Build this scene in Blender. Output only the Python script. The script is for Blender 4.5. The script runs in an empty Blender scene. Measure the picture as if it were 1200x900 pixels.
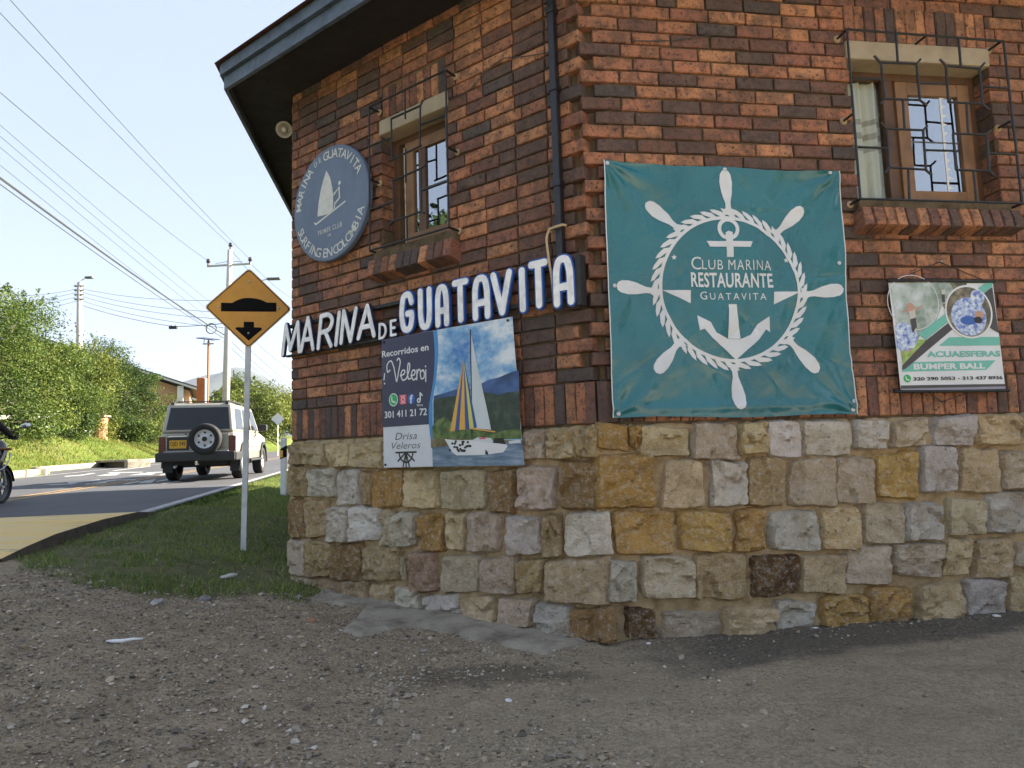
import bpy, bmesh, math, random
import numpy as np
from math import sin, cos, tan, radians, pi, sqrt, atan2
from mathutils import Matrix, Vector, noise as mnoise

random.seed(11)
rng = np.random.default_rng(11)
scene = bpy.context.scene
col = scene.collection

# ------------------------------------------------------------------ camera, sky, sun, exposure
F_PX, PITCH, ROLL, CAM_H = 788.97, radians(5.6604), radians(-1.7728), 1.045      # solved from the brick courses
Fv = Vector((0, cos(PITCH), sin(PITCH))); Uv = Vector((0, -sin(PITCH), cos(PITCH))); Xv = Vector((1, 0, 0))
cx = Xv * cos(ROLL) + Uv * sin(ROLL); cy = -Xv * sin(ROLL) + Uv * cos(ROLL)
cam_data = bpy.data.cameras.new('camera'); cam = bpy.data.objects.new('camera', cam_data); col.objects.link(cam)
cam_data.sensor_width = 36.0; cam_data.lens = F_PX / 1200 * 36; cam_data.clip_start = 0.05; cam_data.clip_end = 20000
cam.matrix_world = Matrix(((cx.x, cy.x, -Fv.x, 0), (cx.y, cy.y, -Fv.y, 0), (cx.z, cy.z, -Fv.z, CAM_H), (0, 0, 0, 1)))
scene.camera = cam

SUN_EL, SUN_AZ = radians(27), radians(64)          # azimuth measured from +Y towards +X
world = bpy.data.worlds.new('World'); scene.world = world; world.use_nodes = True
wn = world.node_tree; wn.nodes.clear()
sky = wn.nodes.new('ShaderNodeTexSky'); sky.sky_type = 'NISHITA'; sky.sun_disc = False
sky.sun_elevation = SUN_EL; sky.sun_rotation = SUN_AZ; sky.air_density = 1.0; sky.dust_density = 1.5; sky.ozone_density = 1.0; sky.altitude = 300
bg = wn.nodes.new('ShaderNodeBackground'); bg.inputs['Strength'].default_value = 0.15
wo = wn.nodes.new('ShaderNodeOutputWorld')
veil = wn.nodes.new('ShaderNodeHueSaturation'); veil.inputs['Saturation'].default_value = 0.8
wn.links.new(sky.outputs[0], veil.inputs['Color'])
vmix = wn.nodes.new('ShaderNodeMix'); vmix.data_type = 'RGBA'; vmix.inputs[0].default_value = 0.91       # even veil of thin high cloud over the whole sky
vmix.inputs[7].default_value = (.73, .86, 1.13, 1); wn.links.new(veil.outputs[0], vmix.inputs[6]); wn.links.new(vmix.outputs[2], bg.inputs['Color']); wn.links.new(bg.outputs[0], wo.inputs['Surface'])
sun_data = bpy.data.lights.new('sun', 'SUN'); sun_data.energy = 5.0; sun_data.angle = radians(0.6); sun_data.color = (1.0, 0.90, 0.76)
sun = bpy.data.objects.new('sun', sun_data); col.objects.link(sun)
sd = Vector((sin(SUN_AZ) * cos(SUN_EL), cos(SUN_AZ) * cos(SUN_EL), sin(SUN_EL)))
sun.rotation_euler = sd.to_track_quat('Z', 'Y').to_euler(); sun.location = sd * 60
scene.view_settings.view_transform = 'Standard'; scene.view_settings.look = 'None'
scene.view_settings.exposure = 2.42; scene.view_settings.gamma = 1.0; scene.view_settings.use_curve_mapping = False
scene.render.engine = 'CYCLES'
scene.cycles.use_denoising = True
scene.cycles.max_bounces = 6; scene.cycles.transparent_max_bounces = 12; scene.cycles.caustics_reflective = False; scene.cycles.caustics_refractive = False

# ------------------------------------------------------------------ geometry of the place
C = np.array([0.46314, 3.81895])                    # corner of the brick building
TL = np.array([-0.80037, 0.59951]); NL = np.array([-0.59951, -0.80037])     # wall going back to the left, its outward normal
TR = np.array([0.98966, 0.14343]); NR = np.array([0.14343, -0.98966])       # wall going right
ZS, ZB, LLEN = 1.4270, 1.1821, 2.858                # top and bottom of the soldier course; length of the left wall
COURSE = 0.0855

def ray(x, y):
    u = (x - 600) / F_PX; v = -(y - 450) / F_PX
    d = cx * u + cy * v + Fv
    return np.array(d)
def W(side, x, y, o=0.0):
    """point of a wall plane (offset o outwards): (u, z), u runs to the viewer's right along the wall"""
    t, n = (TL, NL) if side == 'L' else (TR, NR)
    d = ray(x, y); c = C + n * o
    s = (n @ c) / (n @ d[:2]); P = s * d
    a = float((P[:2] - c) @ t)
    return (-a if side == 'L' else a, float(P[2] + CAM_H))
def frame(side, u=0.0, z=0.0, o=0.0):
    """matrix: local x along the wall to the right, local y up, local z out of the wall"""
    if side == 'L': ud = -TL; n = NL
    else: ud = TR; n = NR
    p = C + ud * u + n * o
    return Matrix(((ud[0], 0, n[0], p[0]), (ud[1], 0, n[1], p[1]), (0, 1, 0, z), (0, 0, 0, 1)))

RA = radians(10.8)
RD = np.array([-sin(RA), cos(RA)]); LD = np.array([-cos(RA), -sin(RA)])      # road direction, left across the road
L_NEAR, L_MID, L_FAR = 2.86, 6.2, 10.96
def road_z(t):
    return 0.245 + 0.019 * min(max(t, -60), 130)
def RP(t, l, dz=0.0):
    p = RD * t + LD * l
    return (float(p[0]), float(p[1]), road_z(t) + dz)
def sstep(x):
    x = min(max(x, 0.0), 1.0); return x * x * (3 - 2 * x)
def l_bank(t):
    return 11.25 + 1.5 * sstep((t - 25.0) / 4.0)
def hgt(x, y):
    t = x * RD[0] + y * RD[1]; l = x * LD[0] + y * LD[1]
    zr = road_z(t)
    if l < L_NEAR + 0.05:
        d = L_NEAR - l
        return (zr - 0.02) * (1 - sstep(d / 3.0))
    lb = l_bank(t)
    if l < lb: return zr - 0.06
    q = (l - lb)
    return zr + 0.06 + 1.5 * sstep(q / 3.4) * (0.82 + 0.18 * sin(t * .21)) + 0.01 * max(q - 3.4, 0) + 0.012 * max(t - 55, 0) * sstep(q / 6)
def gpx(x, y):
    """where the sight line through a pixel of the photograph meets the terrain"""
    d = ray(x, y); s = 1.0
    while s < 200:
        p = d * s
        if p[2] + CAM_H < hgt(p[0], p[1]): break
        s *= 1.004
    return np.array([d[0] * s, d[1] * s, hgt(d[0] * s, d[1] * s)])
def atD(x, y, D):
    d = ray(x, y); s = D / d[1]
    return (float(d[0] * s), float(D), float(d[2] * s + CAM_H))

# ------------------------------------------------------------------ mesh helpers
class MB:
    def __init__(s): s.v = []; s.f = []; s.m = []; s.cur = 0
    def add(s, vs, fs):
        b = len(s.v); s.v.extend([tuple(map(float, p)) for p in vs])
        for f in fs: s.f.append(tuple(i + b for i in f)); s.m.append(s.cur)
        return s
    def box(s, x0, x1, y0, y1, z0, z1, M=None):
        vs = [(x, y, z) for z in (z0, z1) for y in (y0, y1) for x in (x0, x1)]
        if M is not None: vs = [tuple(M @ Vector(p)) for p in vs]
        return s.add(vs, [(0, 2, 3, 1), (4, 5, 7, 6), (0, 1, 5, 4), (2, 6, 7, 3), (0, 4, 6, 2), (1, 3, 7, 5)])
    def cbox(s, x0, x1, y0, y1, z0, z1, c=0.01, M=None):
        """box with chamfered edges"""
        bm = bmesh.new(); bmesh.ops.create_cube(bm, size=1)
        for v in bm.verts:
            v.co = Vector(((x0 + x1) / 2 + v.co.x * (x1 - x0), (y0 + y1) / 2 + v.co.y * (y1 - y0), (z0 + z1) / 2 + v.co.z * (z1 - z0)))
        bmesh.ops.bevel(bm, geom=list(bm.edges), offset=c, segments=2, profile=.6, affect='EDGES')
        bm.verts.ensure_lookup_table()
        vs = [tuple(v.co) if M is None else tuple(M @ v.co) for v in bm.verts]
        s.add(vs, [[v.index for v in f.verts] for f in bm.faces]); bm.free(); return s
    def tube(s, pts, r, n=8, caps=True):
        pts = [Vector(p) for p in pts]; rs = r if isinstance(r, (list, tuple)) else [r] * len(pts)
        rings = []; prev = None
        for i, p in enumerate(pts):
            d = (pts[min(i + 1, len(pts) - 1)] - pts[max(i - 1, 0)]).normalized()
            if prev is None:
                a = d.orthogonal().normalized()
            else:
                a = (prev - d * prev.dot(d))
                a = a.normalized() if a.length > 1e-6 else d.orthogonal().normalized()
            prev = a; b = d.cross(a)
            rings.append([p + (a * cos(2 * pi * k / n) + b * sin(2 * pi * k / n)) * rs[i] for k in range(n)])
        vs = [q for rg in rings for q in rg]; fs = []
        for i in range(len(pts) - 1):
            for k in range(n):
                fs.append((i * n + k, i * n + (k + 1) % n, (i + 1) * n + (k + 1) % n, (i + 1) * n + k))
        if caps: fs.append(tuple(range(n))[::-1]); fs.append(tuple((len(pts) - 1) * n + k for k in range(n)))
        return s.add(vs, fs)
    def lathe(s, prof, n=24, M=None, closed=False, start=True):
        """profile [(r, h)] about local z"""
        vs = [(r * cos(2 * pi * k / n), r * sin(2 * pi * k / n), h) for r, h in prof for k in range(n)]
        if M is not None: vs = [tuple(M @ Vector(p)) for p in vs]
        fs = []; m = len(prof); rng_ = range(m if closed else m - 1)
        for i in rng_:
            j = (i + 1) % m
            for k in range(n): fs.append((i * n + k, i * n + (k + 1) % n, j * n + (k + 1) % n, j * n + k))
        if not closed:
            if start: fs.append(tuple(range(n))[::-1])
            fs.append(tuple((m - 1) * n + k for k in range(n)))
        return s.add(vs, fs)
    def prism(s, poly, z0, z1, M=None):
        n = len(poly); vs = [(x, y, z0) for x, y in poly] + [(x, y, z1) for x, y in poly]
        if M is not None: vs = [tuple(M @ Vector(p)) for p in vs]
        fs = [tuple(range(n))[::-1], tuple(range(n, 2 * n))] + [(i, (i + 1) % n, n + (i + 1) % n, n + i) for i in range(n)]
        return s.add(vs, fs)
    def flat(s, poly, z=0.0):
        n = len(poly); return s.add([(x, y, z) for x, y in poly], [tuple(range(n))])
    def mesh(s, name, mats=(), smooth=False):
        me = bpy.data.meshes.new(name); me.from_pydata(s.v, [], s.f)
        for m in (mats if isinstance(mats, (list, tuple)) else (mats,)): me.materials.append(m)
        if s.m and max(s.m) > 0: me.polygons.foreach_set('material_index', s.m)
        if smooth: me.polygons.foreach_set('use_smooth', [True] * len(s.f))
        me.update(); return me
    def build(s, name, mats, parent=None, M=None, smooth=False, angle=None):
        me = s.mesh(name, mats, smooth)
        if angle is not None: me.set_sharp_from_angle(angle=radians(angle))
        return link(name, me, parent, M)
def link(name, data, parent=None, M=None):
    o = bpy.data.objects.new(name, data); col.objects.link(o)
    if parent is not None: o.parent = parent
    if M is not None: o.matrix_basis = M
    return o
def tag(o, label, cat, group=None):
    o['label'] = label; o['category'] = cat
    if group: o['group'] = group
    return o
def thing(name, label, cat, M=None, group=None):
    return tag(link(name, None, None, M), label, cat, group)
def struct(o): o['kind'] = 'structure'; return o
def stuff(o): o['kind'] = 'stuff'; return o
def T(x, y, z, rz=0.0): return Matrix.Translation((x, y, z)) @ Matrix.Rotation(rz, 4, 'Z')
def fbm(x, y, z=0.0, o=3): return mnoise.fractal(Vector((x, y, z)), 1.0, 2.0, o, noise_basis='PERLIN_ORIGINAL')

def offset_line(pts, w):
    """left and right offsets of a polyline"""
    P = [Vector((p[0], p[1])) for p in pts]; Lf = []; Rt = []
    for i, p in enumerate(P):
        d0 = (p - P[i - 1]).normalized() if i > 0 else None
        d1 = (P[i + 1] - p).normalized() if i < len(P) - 1 else None
        if d0 is None: d0 = d1
        if d1 is None: d1 = d0
        n0 = Vector((-d0.y, d0.x)); n1 = Vector((-d1.y, d1.x)); m = (n0 + n1)
        m = m.normalized() if m.length > 1e-4 else n0
        k = min(1.0 / max(m.dot(n0), .35), 1.8)
        Lf.append(p + m * w * k); Rt.append(p - m * w * k)
    return Lf, Rt
def ribbon(pts, w, caps=6):
    """closed outline of a stroke with round ends (w = half width)"""
    Lf, Rt = offset_line(pts, w); P = [Vector((p[0], p[1])) for p in pts]
    out = [tuple(p) for p in Lf]
    d = (P[-1] - P[-2]).normalized(); a = atan2(d.y, d.x)
    out += [(P[-1].x + w * cos(a + pi / 2 - pi * k / caps), P[-1].y + w * sin(a + pi / 2 - pi * k / caps)) for k in range(1, caps)]
    out += [tuple(p) for p in reversed(Rt)]
    d = (P[0] - P[1]).normalized(); a = atan2(d.y, d.x)
    out += [(P[0].x + w * cos(a + pi / 2 - pi * k / caps), P[0].y + w * sin(a + pi / 2 - pi * k / caps)) for k in range(1, caps)]
    return out[::-1]
def rstrip(mb, pts, w, z=0.0):
    """stroke laid as a strip of quads (may cross itself) with round ends"""
    Lf, Rt = offset_line(pts, w); n = len(Lf)
    for i in range(n - 1):
        mb.add([(*Rt[i], z + i * 4e-6), (*Rt[i + 1], z + i * 4e-6), (*Lf[i + 1], z + i * 4e-6), (*Lf[i], z + i * 4e-6)], [(0, 1, 2, 3)])
    mb.flat(circle(pts[0][0], pts[0][1], w, 8), z - 1e-5); mb.flat(circle(pts[-1][0], pts[-1][1], w, 8), z + n * 4e-6)
def arc(cx_, cy_, rx, ry, a0, a1, n=14):
    return [(cx_ + rx * cos(radians(a0 + (a1 - a0) * k / n)), cy_ + ry * sin(radians(a0 + (a1 - a0) * k / n))) for k in range(n + 1)]
def circle(cx_, cy_, r, n=32, ry=None):
    return [(cx_ + r * cos(2 * pi * k / n), cy_ + (ry or r) * sin(2 * pi * k / n)) for k in range(n)]
def spline(pts, n=8):
    """Catmull-Rom through the points"""
    P = [np.array(p, float) for p in pts]; P = [2 * P[0] - P[1]] + P + [2 * P[-1] - P[-2]]; out = []
    for i in range(1, len(P) - 2):
        for k in range(n):
            t = k / n
            out.append(tuple(.5 * ((2 * P[i]) + (-P[i - 1] + P[i + 1]) * t + (2 * P[i - 1] - 5 * P[i] + 4 * P[i + 1] - P[i + 2]) * t * t + (-P[i - 1] + 3 * P[i] - 3 * P[i + 1] + P[i + 2]) * t ** 3)))
    out.append(tuple(P[-2])); return out
def ring2d(mb, cx_, cy_, r0, r1, z, n=48, a0=0, a1=360):
    N = n; vs = []
    for k in range(N + 1):
        a = radians(a0 + (a1 - a0) * k / N)
        vs += [(cx_ + r0 * cos(a), cy_ + r0 * sin(a), z), (cx_ + r1 * cos(a), cy_ + r1 * sin(a), z)]
    return mb.add(vs, [(2 * k, 2 * k + 1, 2 * k + 3, 2 * k + 2) for k in range(N)])

_txt = {}
def text_raw(s, bold=0.0, shear=0.0, space=1.0):
    key = (s, bold, shear, space)
    if key not in _txt:
        cu = bpy.data.curves.new('t', 'FONT'); cu.body = s; cu.size = 1; cu.offset = bold; cu.shear = shear; cu.space_character = space; cu.resolution_u = 3
        ob = bpy.data.objects.new('t', cu); col.objects.link(ob); dg = bpy.context.evaluated_depsgraph_get(); dg.update()
        me = bpy.data.meshes.new_from_object(ob.evaluated_get(dg))
        v = np.array([tuple(q.co) for q in me.vertices]); f = [tuple(p.vertices) for p in me.polygons]
        bpy.data.objects.remove(ob); bpy.data.curves.remove(cu); bpy.data.meshes.remove(me); _txt[key] = (v, f)
    return _txt[key]
def text(mb, s, x0, y0, x1, y1, z=0.0, bold=0.0, shear=0.0, space=1.0, skew=0.0):
    """lettering fitted into a rectangle (skew = rise per unit of width)"""
    v, f = text_raw(s, bold, shear, space)
    lo = v.min(0); hi = v.max(0); q = (v - lo) / np.maximum(hi - lo, 1e-6)
    return mb.add([(x0 + (x1 - x0) * p[0], y0 + (y1 - y0) * p[1] + skew * (x1 - x0) * p[0], z) for p in q], f)
def warp(mb, fn, maxe=0.03, rounds=5):
    """cut the faces small and lay them over a curved sheet fn(x, y, z) -> point"""
    bm = bmesh.new(); vs = [bm.verts.new(p) for p in mb.v]
    for f, m in zip(mb.f, mb.m):
        try: bm.faces.new([vs[i] for i in f]).material_index = m
        except ValueError: pass
    bmesh.ops.triangulate(bm, faces=list(bm.faces))
    for _ in range(rounds):
        es = [e for e in bm.edges if e.calc_length() > maxe]
        if not es: break
        bmesh.ops.subdivide_edges(bm, edges=es, cuts=1); bmesh.ops.triangulate(bm, faces=[f for f in bm.faces if len(f.verts) > 3])
    bm.verts.index_update()
    out = MB(); out.v = [tuple(fn(v.co.x, v.co.y, v.co.z)) for v in bm.verts]
    for f in bm.faces: out.f.append(tuple(v.index for v in f.verts)); out.m.append(f.material_index)
    bm.free(); return out

# ------------------------------------------------------------------ materials
def new_mat(name):
    m = bpy.data.materials.new(name); m.use_nodes = True; nt = m.node_tree
    return m, nt, nt.nodes['Principled BSDF']
def nd(nt, t, **kw):
    n = nt.nodes.new(t)
    for k, v in kw.items():
        if k.startswith('i_'):
            key = k[2:]; key = int(key) if key.isdigit() else key.replace('_', ' ')
            n.inputs[key].default_value = v
        else: setattr(n, k, v)
    return n
def mixc(nt, fac, a, b, blend='MIX'):
    n = nt.nodes.new('ShaderNodeMix'); n.data_type = 'RGBA'; n.blend_type = blend
    for sock, val in ((n.inputs[0], fac), (n.inputs[6], a), (n.inputs[7], b)):
        if isinstance(val, bpy.types.NodeSocket): nt.links.new(val, sock)
        elif isinstance(val, (tuple, list)): sock.default_value = (*val, 1) if len(val) == 3 else val
        else: sock.default_value = val
    return n.outputs[2]
def ramp(nt, src, stops, interp='LINEAR'):
    n = nt.nodes.new('ShaderNodeValToRGB'); cr = n.color_ramp; cr.interpolation = interp
    while len(cr.elements) > 1: cr.elements.remove(cr.elements[-1])
    for i, (p, c) in enumerate(stops):
        e = cr.elements[0] if i == 0 else cr.elements.new(p)
        e.position = p; c = (c, c, c) if isinstance(c, (int, float)) else c; e.color = (*c, 1)
    nt.links.new(src, n.inputs[0]); return n.outputs[0]
def coords(nt, kind='Object', scale=None, offset=None):
    tc = nt.nodes.new('ShaderNodeTexCoord'); out = tc.outputs[kind]
    if scale is not None or offset is not None:
        mp = nt.nodes.new('ShaderNodeMapping')
        if scale is not None: mp.inputs['Scale'].default_value = scale
        nt.links.new(out, mp.inputs['Vector'])
        if isinstance(offset, bpy.types.NodeSocket): nt.links.new(offset, mp.inputs['Location'])
        out = mp.outputs[0]
    return out
def tex(nt, vec, scale, detail=4, rough=.55, kind='noise'):
    if kind == 'noise':
        n = nd(nt, 'ShaderNodeTexNoise', i_Scale=scale, i_Detail=detail, i_Roughness=rough); nt.links.new(vec, n.inputs['Vector']); return n.outputs['Fac']
    n = nd(nt, 'ShaderNodeTexVoronoi', i_Scale=scale); n.feature = kind; nt.links.new(vec, n.inputs['Vector']); return n.outputs['Distance']
def bump(nt, bsdf, h, strength=.4, dist=.01):
    b = nd(nt, 'ShaderNodeBump', i_Strength=strength, i_Distance=dist); nt.links.new(h, b.inputs['Height']); nt.links.new(b.outputs[0], bsdf.inputs['Normal'])
def simple(name, c, rough=.6, var=.15, scale=8, metal=0.0, bmp=0.0, c2=None, spec=.5, bscale=None, coat=0.0, bdist=.006):
    """plain surface with worn, slightly uneven colour"""
    m, nt, b = new_mat(name); v = coords(nt)
    n = tex(nt, v, scale, 5, .6)
    c2 = c2 or tuple(x * (1 - var) for x in c); hi = tuple(min(x * (1 + var * .6), 1) for x in c)
    colr = ramp(nt, n, [(.3, c2), (.52, c), (.75, hi)])
    nt.links.new(colr, b.inputs['Base Color'])
    r = ramp(nt, tex(nt, v, scale * 2.3, 4), [(.3, max(rough - .1, 0.02)), (.7, min(rough + .12, 1))]); nt.links.new(r, b.inputs['Roughness'])
    b.inputs['Metallic'].default_value = metal; b.inputs['Specular IOR Level'].default_value = spec; b.inputs['Coat Weight'].default_value = coat
    if bmp: bump(nt, b, tex(nt, v, bscale or scale * 5, 7, .7), bmp, bdist)
    return m

def brick_material(name, src):
    m, nt, b = new_mat(name)
    if src == 'object':
        oi = nt.nodes.new('ShaderNodeObjectInfo'); rnd = oi.outputs['Random']
        sc = nd(nt, 'ShaderNodeMath', operation='MULTIPLY'); nt.links.new(rnd, sc.inputs[0]); sc.inputs[1].default_value = 37.0
        off = nt.nodes.new('ShaderNodeCombineXYZ')
        for k in range(3): nt.links.new(sc.outputs[0], off.inputs[k])
        v = coords(nt, 'Object', (1, 1, 1), off.outputs[0])
    else:
        at = nd(nt, 'ShaderNodeAttribute', attribute_name='rnd'); rnd = at.outputs['Fac']; v = coords(nt)
    base = ramp(nt, rnd, [(0, (0.330, 0.142, 0.075)), (.12, (0.464, 0.215, 0.106)), (.24, (0.160, 0.075, 0.054)), (.36, (0.380, 0.157, 0.083)), (.48, (0.105, 0.066, 0.055)), (.58, (0.428, 0.191, 0.093)),
                          (.68, (0.257, 0.108, 0.070)), (.77, (0.075, 0.061, 0.058)), (.85, (0.319, 0.138, 0.081)), (.93, (0.125, 0.071, 0.056))], 'CONSTANT')
    burn = ramp(nt, tex(nt, v, 12, 5, .7), [(.44, 0), (.58, 1)])
    c1 = mixc(nt, burn, base, mixc(nt, .62, base, (.06, .046, .042)))
    spk = ramp(nt, tex(nt, v, 44, 5, .8), [(.555, 0), (.60, .95)])
    c2 = mixc(nt, spk, c1, (.03, .022, .02))
    dust = ramp(nt, tex(nt, v, 18, 8, .78), [(.46, 0), (.68, .32)])
    c3 = mixc(nt, dust, c2, mixc(nt, .5, base, (.36, .26, .18)))
    edge_ = ramp(nt, tex(nt, v, 42, 6, .8), [(.62, 0), (.72, .45)]); c3 = mixc(nt, edge_, c3, (.38, .30, .22))
    ge_ = nt.nodes.new('ShaderNodeNewGeometry'); mp2 = nt.nodes.new('ShaderNodeMapping'); mp2.inputs['Scale'].default_value = (2.2, 2.2, .8); nt.links.new(ge_.outputs['Position'], mp2.inputs['Vector'])
    soot = ramp(nt, tex(nt, mp2.outputs[0], 1.0, 7, .7), [(.46, 0), (.64, .55)]); c3 = mixc(nt, soot, c3, mixc(nt, .75, c3, (.05, .038, .032)))
    nt.links.new(c3, b.inputs['Base Color']); b.inputs['Roughness'].default_value = .85; b.inputs['Specular IOR Level'].default_value = .25
    bump(nt, b, tex(nt, v, 55, 5, .7), .7, .006)
    return m
M_BRICK = brick_material('fired brick', 'object'); M_BRICKS = brick_material('fired brick course', 'attr')

def stone_material():
    m, nt, b = new_mat('rough sandstone')
    oi = nt.nodes.new('ShaderNodeObjectInfo')
    sc = nd(nt, 'ShaderNodeMath', operation='MULTIPLY'); nt.links.new(oi.outputs['Random'], sc.inputs[0]); sc.inputs[1].default_value = 29.0
    off = nt.nodes.new('ShaderNodeCombineXYZ')
    for k in range(3): nt.links.new(sc.outputs[0], off.inputs[k])
    v = coords(nt, 'Object', (1, 1, 1), off.outputs[0])
    base = oi.outputs['Color']
    big = ramp(nt, tex(nt, v, 7, 5, .65), [(.38, 0), (.62, 1)])
    c1 = mixc(nt, big, base, mixc(nt, .45, base, (.36, .235, .09)))
    drk = ramp(nt, tex(nt, v, 20, 9, .80), [(.36, 1), (.43, 0)])
    c2 = mixc(nt, drk, c1, mixc(nt, .72, c1, (.06, .045, .03)))
    lt = ramp(nt, tex(nt, v, 30, 8, .8), [(.50, 0), (.60, .75)])
    c3 = mixc(nt, lt, c2, mixc(nt, .55, base, (.80, .75, .66)))
    ge_ = nt.nodes.new('ShaderNodeNewGeometry'); c3 = mixc(nt, ramp(nt, tex(nt, ge_.outputs['Position'], 2.6, 7, .7), [(.50, 0), (.66, .5)]), c3, mixc(nt, .6, c3, (.16, .11, .06)))
    nt.links.new(c3, b.inputs['Base Color']); b.inputs['Roughness'].default_value = .92; b.inputs['Specular IOR Level'].default_value = .2
    nf = nd(nt, 'ShaderNodeTexNoise', i_Scale=15.0, i_Detail=12.0, i_Roughness=.68, i_Lacunarity=2.3); nt.links.new(v, nf.inputs['Vector'])
    h = nd(nt, 'ShaderNodeMath', operation='MULTIPLY_ADD'); nt.links.new(nf.outputs['Fac'], h.inputs[0]); h.inputs[1].default_value = 2.0; nt.links.new(tex(nt, v, 75, 4, .7), h.inputs[2])
    bump(nt, b, h.outputs[0], .9, .035)
    return m
M_STONE = stone_material()
M_MORTAR = simple('brick mortar', (.135, .102, .066), .95, .4, 14, bmp=1.0, bdist=.012, bscale=60, spec=.1)
M_MORTAR2 = simple('ochre stone mortar', (.40, .30, .175), .95, .38, 9, bmp=1.0, bscale=24, bdist=.02, c2=(.22, .15, .08), spec=.1)
M_CONC = simple('cast concrete', (.34, .285, .20), .9, .2, 6, bmp=.4, bscale=60)
M_CONC2 = simple('weathered grey concrete', (.33, .29, .225), .95, .35, 5, bmp=1.0, bscale=34, bdist=.02, c2=(.16, .13, .095))
M_PLANK = simple('blue grey painted fascia', (.065, .09, .125), .5, .45, 9, bmp=.3)
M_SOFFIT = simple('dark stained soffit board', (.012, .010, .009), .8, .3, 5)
M_TILE = simple('old clay tile', (.16, .075, .045), .85, .4, 7, bmp=.6)
M_WOOD = simple('varnished window wood', (.21, .108, .042), .5, .35, 5, bmp=.2)
M_WOODD = simple('dark window wood', (.10, .05, .024), .55, .35, 6, bmp=.2)
M_IRON = simple('black wrought iron', (.012, .012, .013), .5, .3, 20)
M_PIPE = simple('black enamelled pipe', (.010, .010, .012), .38, .3, 9)
M_WHITE = simple('white paint', (.72, .72, .71), .5, .12, 9)
M_WHITEW = simple('weathered white letter paint', (.76, .76, .75), .55, .25, 14, bmp=.3)
M_BLUE = simple('ultramarine edge paint', (.018, .075, .30), .45, .3, 12)
M_NAVY = simple('dark navy edge paint', (.012, .022, .06), .5, .3, 12)
M_SLATE = simple('slate blue sign paint', (.105, .145, .215), .5, .2, 5, bmp=.15)
M_CREAM = simple('cream emblem paint', (.55, .55, .51), .55, .15, 18)
M_ROPE = simple('jute rope', (.50, .38, .22), .9, .3, 90, bmp=.7)
M_BLACK = simple('matt black', (.012, .012, .012), .6, .3, 12)
M_RUB = simple('tyre rubber', (.016, .016, .017), .8, .3, 20, bmp=.2)
M_STEEL = simple('galvanised steel', (.46, .47, .48), .45, .15, 10, metal=.6)
M_CHROME = simple('bright metal', (.62, .62, .62), .22, .1, 10, metal=1.0)
M_GREY = simple('grey roof wire', (.10, .10, .105), .6, .2, 10)
M_WIRE = simple('power cable', (.05, .052, .055), .6, .2, 3)

def glass_mat(name, refl=.5, tint=(.02, .022, .025)):
    """dark window pane: lets the room show through and mirrors the yard"""
    m, nt, b = new_mat(name); nt.nodes.remove(b); out = nt.nodes['Material Output']
    tr = nd(nt, 'ShaderNodeBsdfTransparent'); tr.inputs[0].default_value = (.82, .86, .86, 1)
    gl = nd(nt, 'ShaderNodeBsdfGlossy'); gl.inputs['Roughness'].default_value = .015; gl.inputs[0].default_value = (.9, .93, .95, 1)
    fr = nd(nt, 'ShaderNodeLayerWeight', i_Blend=.35)
    rr = ramp(nt, fr.outputs['Fresnel'], [(0, max(refl, .02)), (1, 1 if refl > .05 else .03)])
    v = coords(nt); bp = nd(nt, 'ShaderNodeBump', i_Strength=.05, i_Distance=.01); nt.links.new(tex(nt, v, 5, 2), bp.inputs['Height']); nt.links.new(bp.outputs[0], gl.inputs['Normal'])
    mx = nt.nodes.new('ShaderNodeMixShader'); nt.links.new(rr, mx.inputs[0]); nt.links.new(tr.outputs[0], mx.inputs[1]); nt.links.new(gl.outputs[0], mx.inputs[2])
    nt.links.new(mx.outputs[0], out.inputs['Surface']); return m
M_PANE = glass_mat('window pane', .42); M_CARGLASS = glass_mat('tinted car window', .10)

def leaf_mat(name, dark, mid, light, trans=.35):
    m, nt, b = new_mat(name); out = nt.nodes['Material Output']
    at = nd(nt, 'ShaderNodeAttribute', attribute_name='rnd')
    c = ramp(nt, at.outputs['Fac'], [(0, dark), (.5, mid), (1, light)])
    nt.links.new(c, b.inputs['Base Color']); b.inputs['Roughness'].default_value = .6; b.inputs['Specular IOR Level'].default_value = .25
    tl = nt.nodes.new('ShaderNodeBsdfTranslucent'); nt.links.new(c, tl.inputs[0])
    mx = nt.nodes.new('ShaderNodeMixShader'); mx.inputs[0].default_value = trans
    nt.links.new(b.outputs[0], mx.inputs[1]); nt.links.new(tl.outputs[0], mx.inputs[2]); nt.links.new(mx.outputs[0], out.inputs['Surface']); return m
M_LEAF = leaf_mat('hedge foliage', (.022, .044, .008), (.075, .125, .018), (.18, .215, .04), .3)
M_LEAFB = leaf_mat('yellow green foliage', (.05, .068, .010), (.125, .165, .024), (.23, .24, .045), .3)
M_LEAFC = leaf_mat('deep green foliage', (.012, .028, .008), (.035, .07, .014), (.09, .13, .03), .3)
M_GRASSN = leaf_mat('verge grass', (.065, .105, .026), (.15, .225, .05), (.34, .34, .12), .3)
M_GRASSF = leaf_mat('bank grass', (.055, .09, .012), (.115, .165, .022), (.22, .22, .05), .3)
M_BARK = simple('bark', (.10, .075, .05), .95, .4, 12, bmp=.8)

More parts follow.
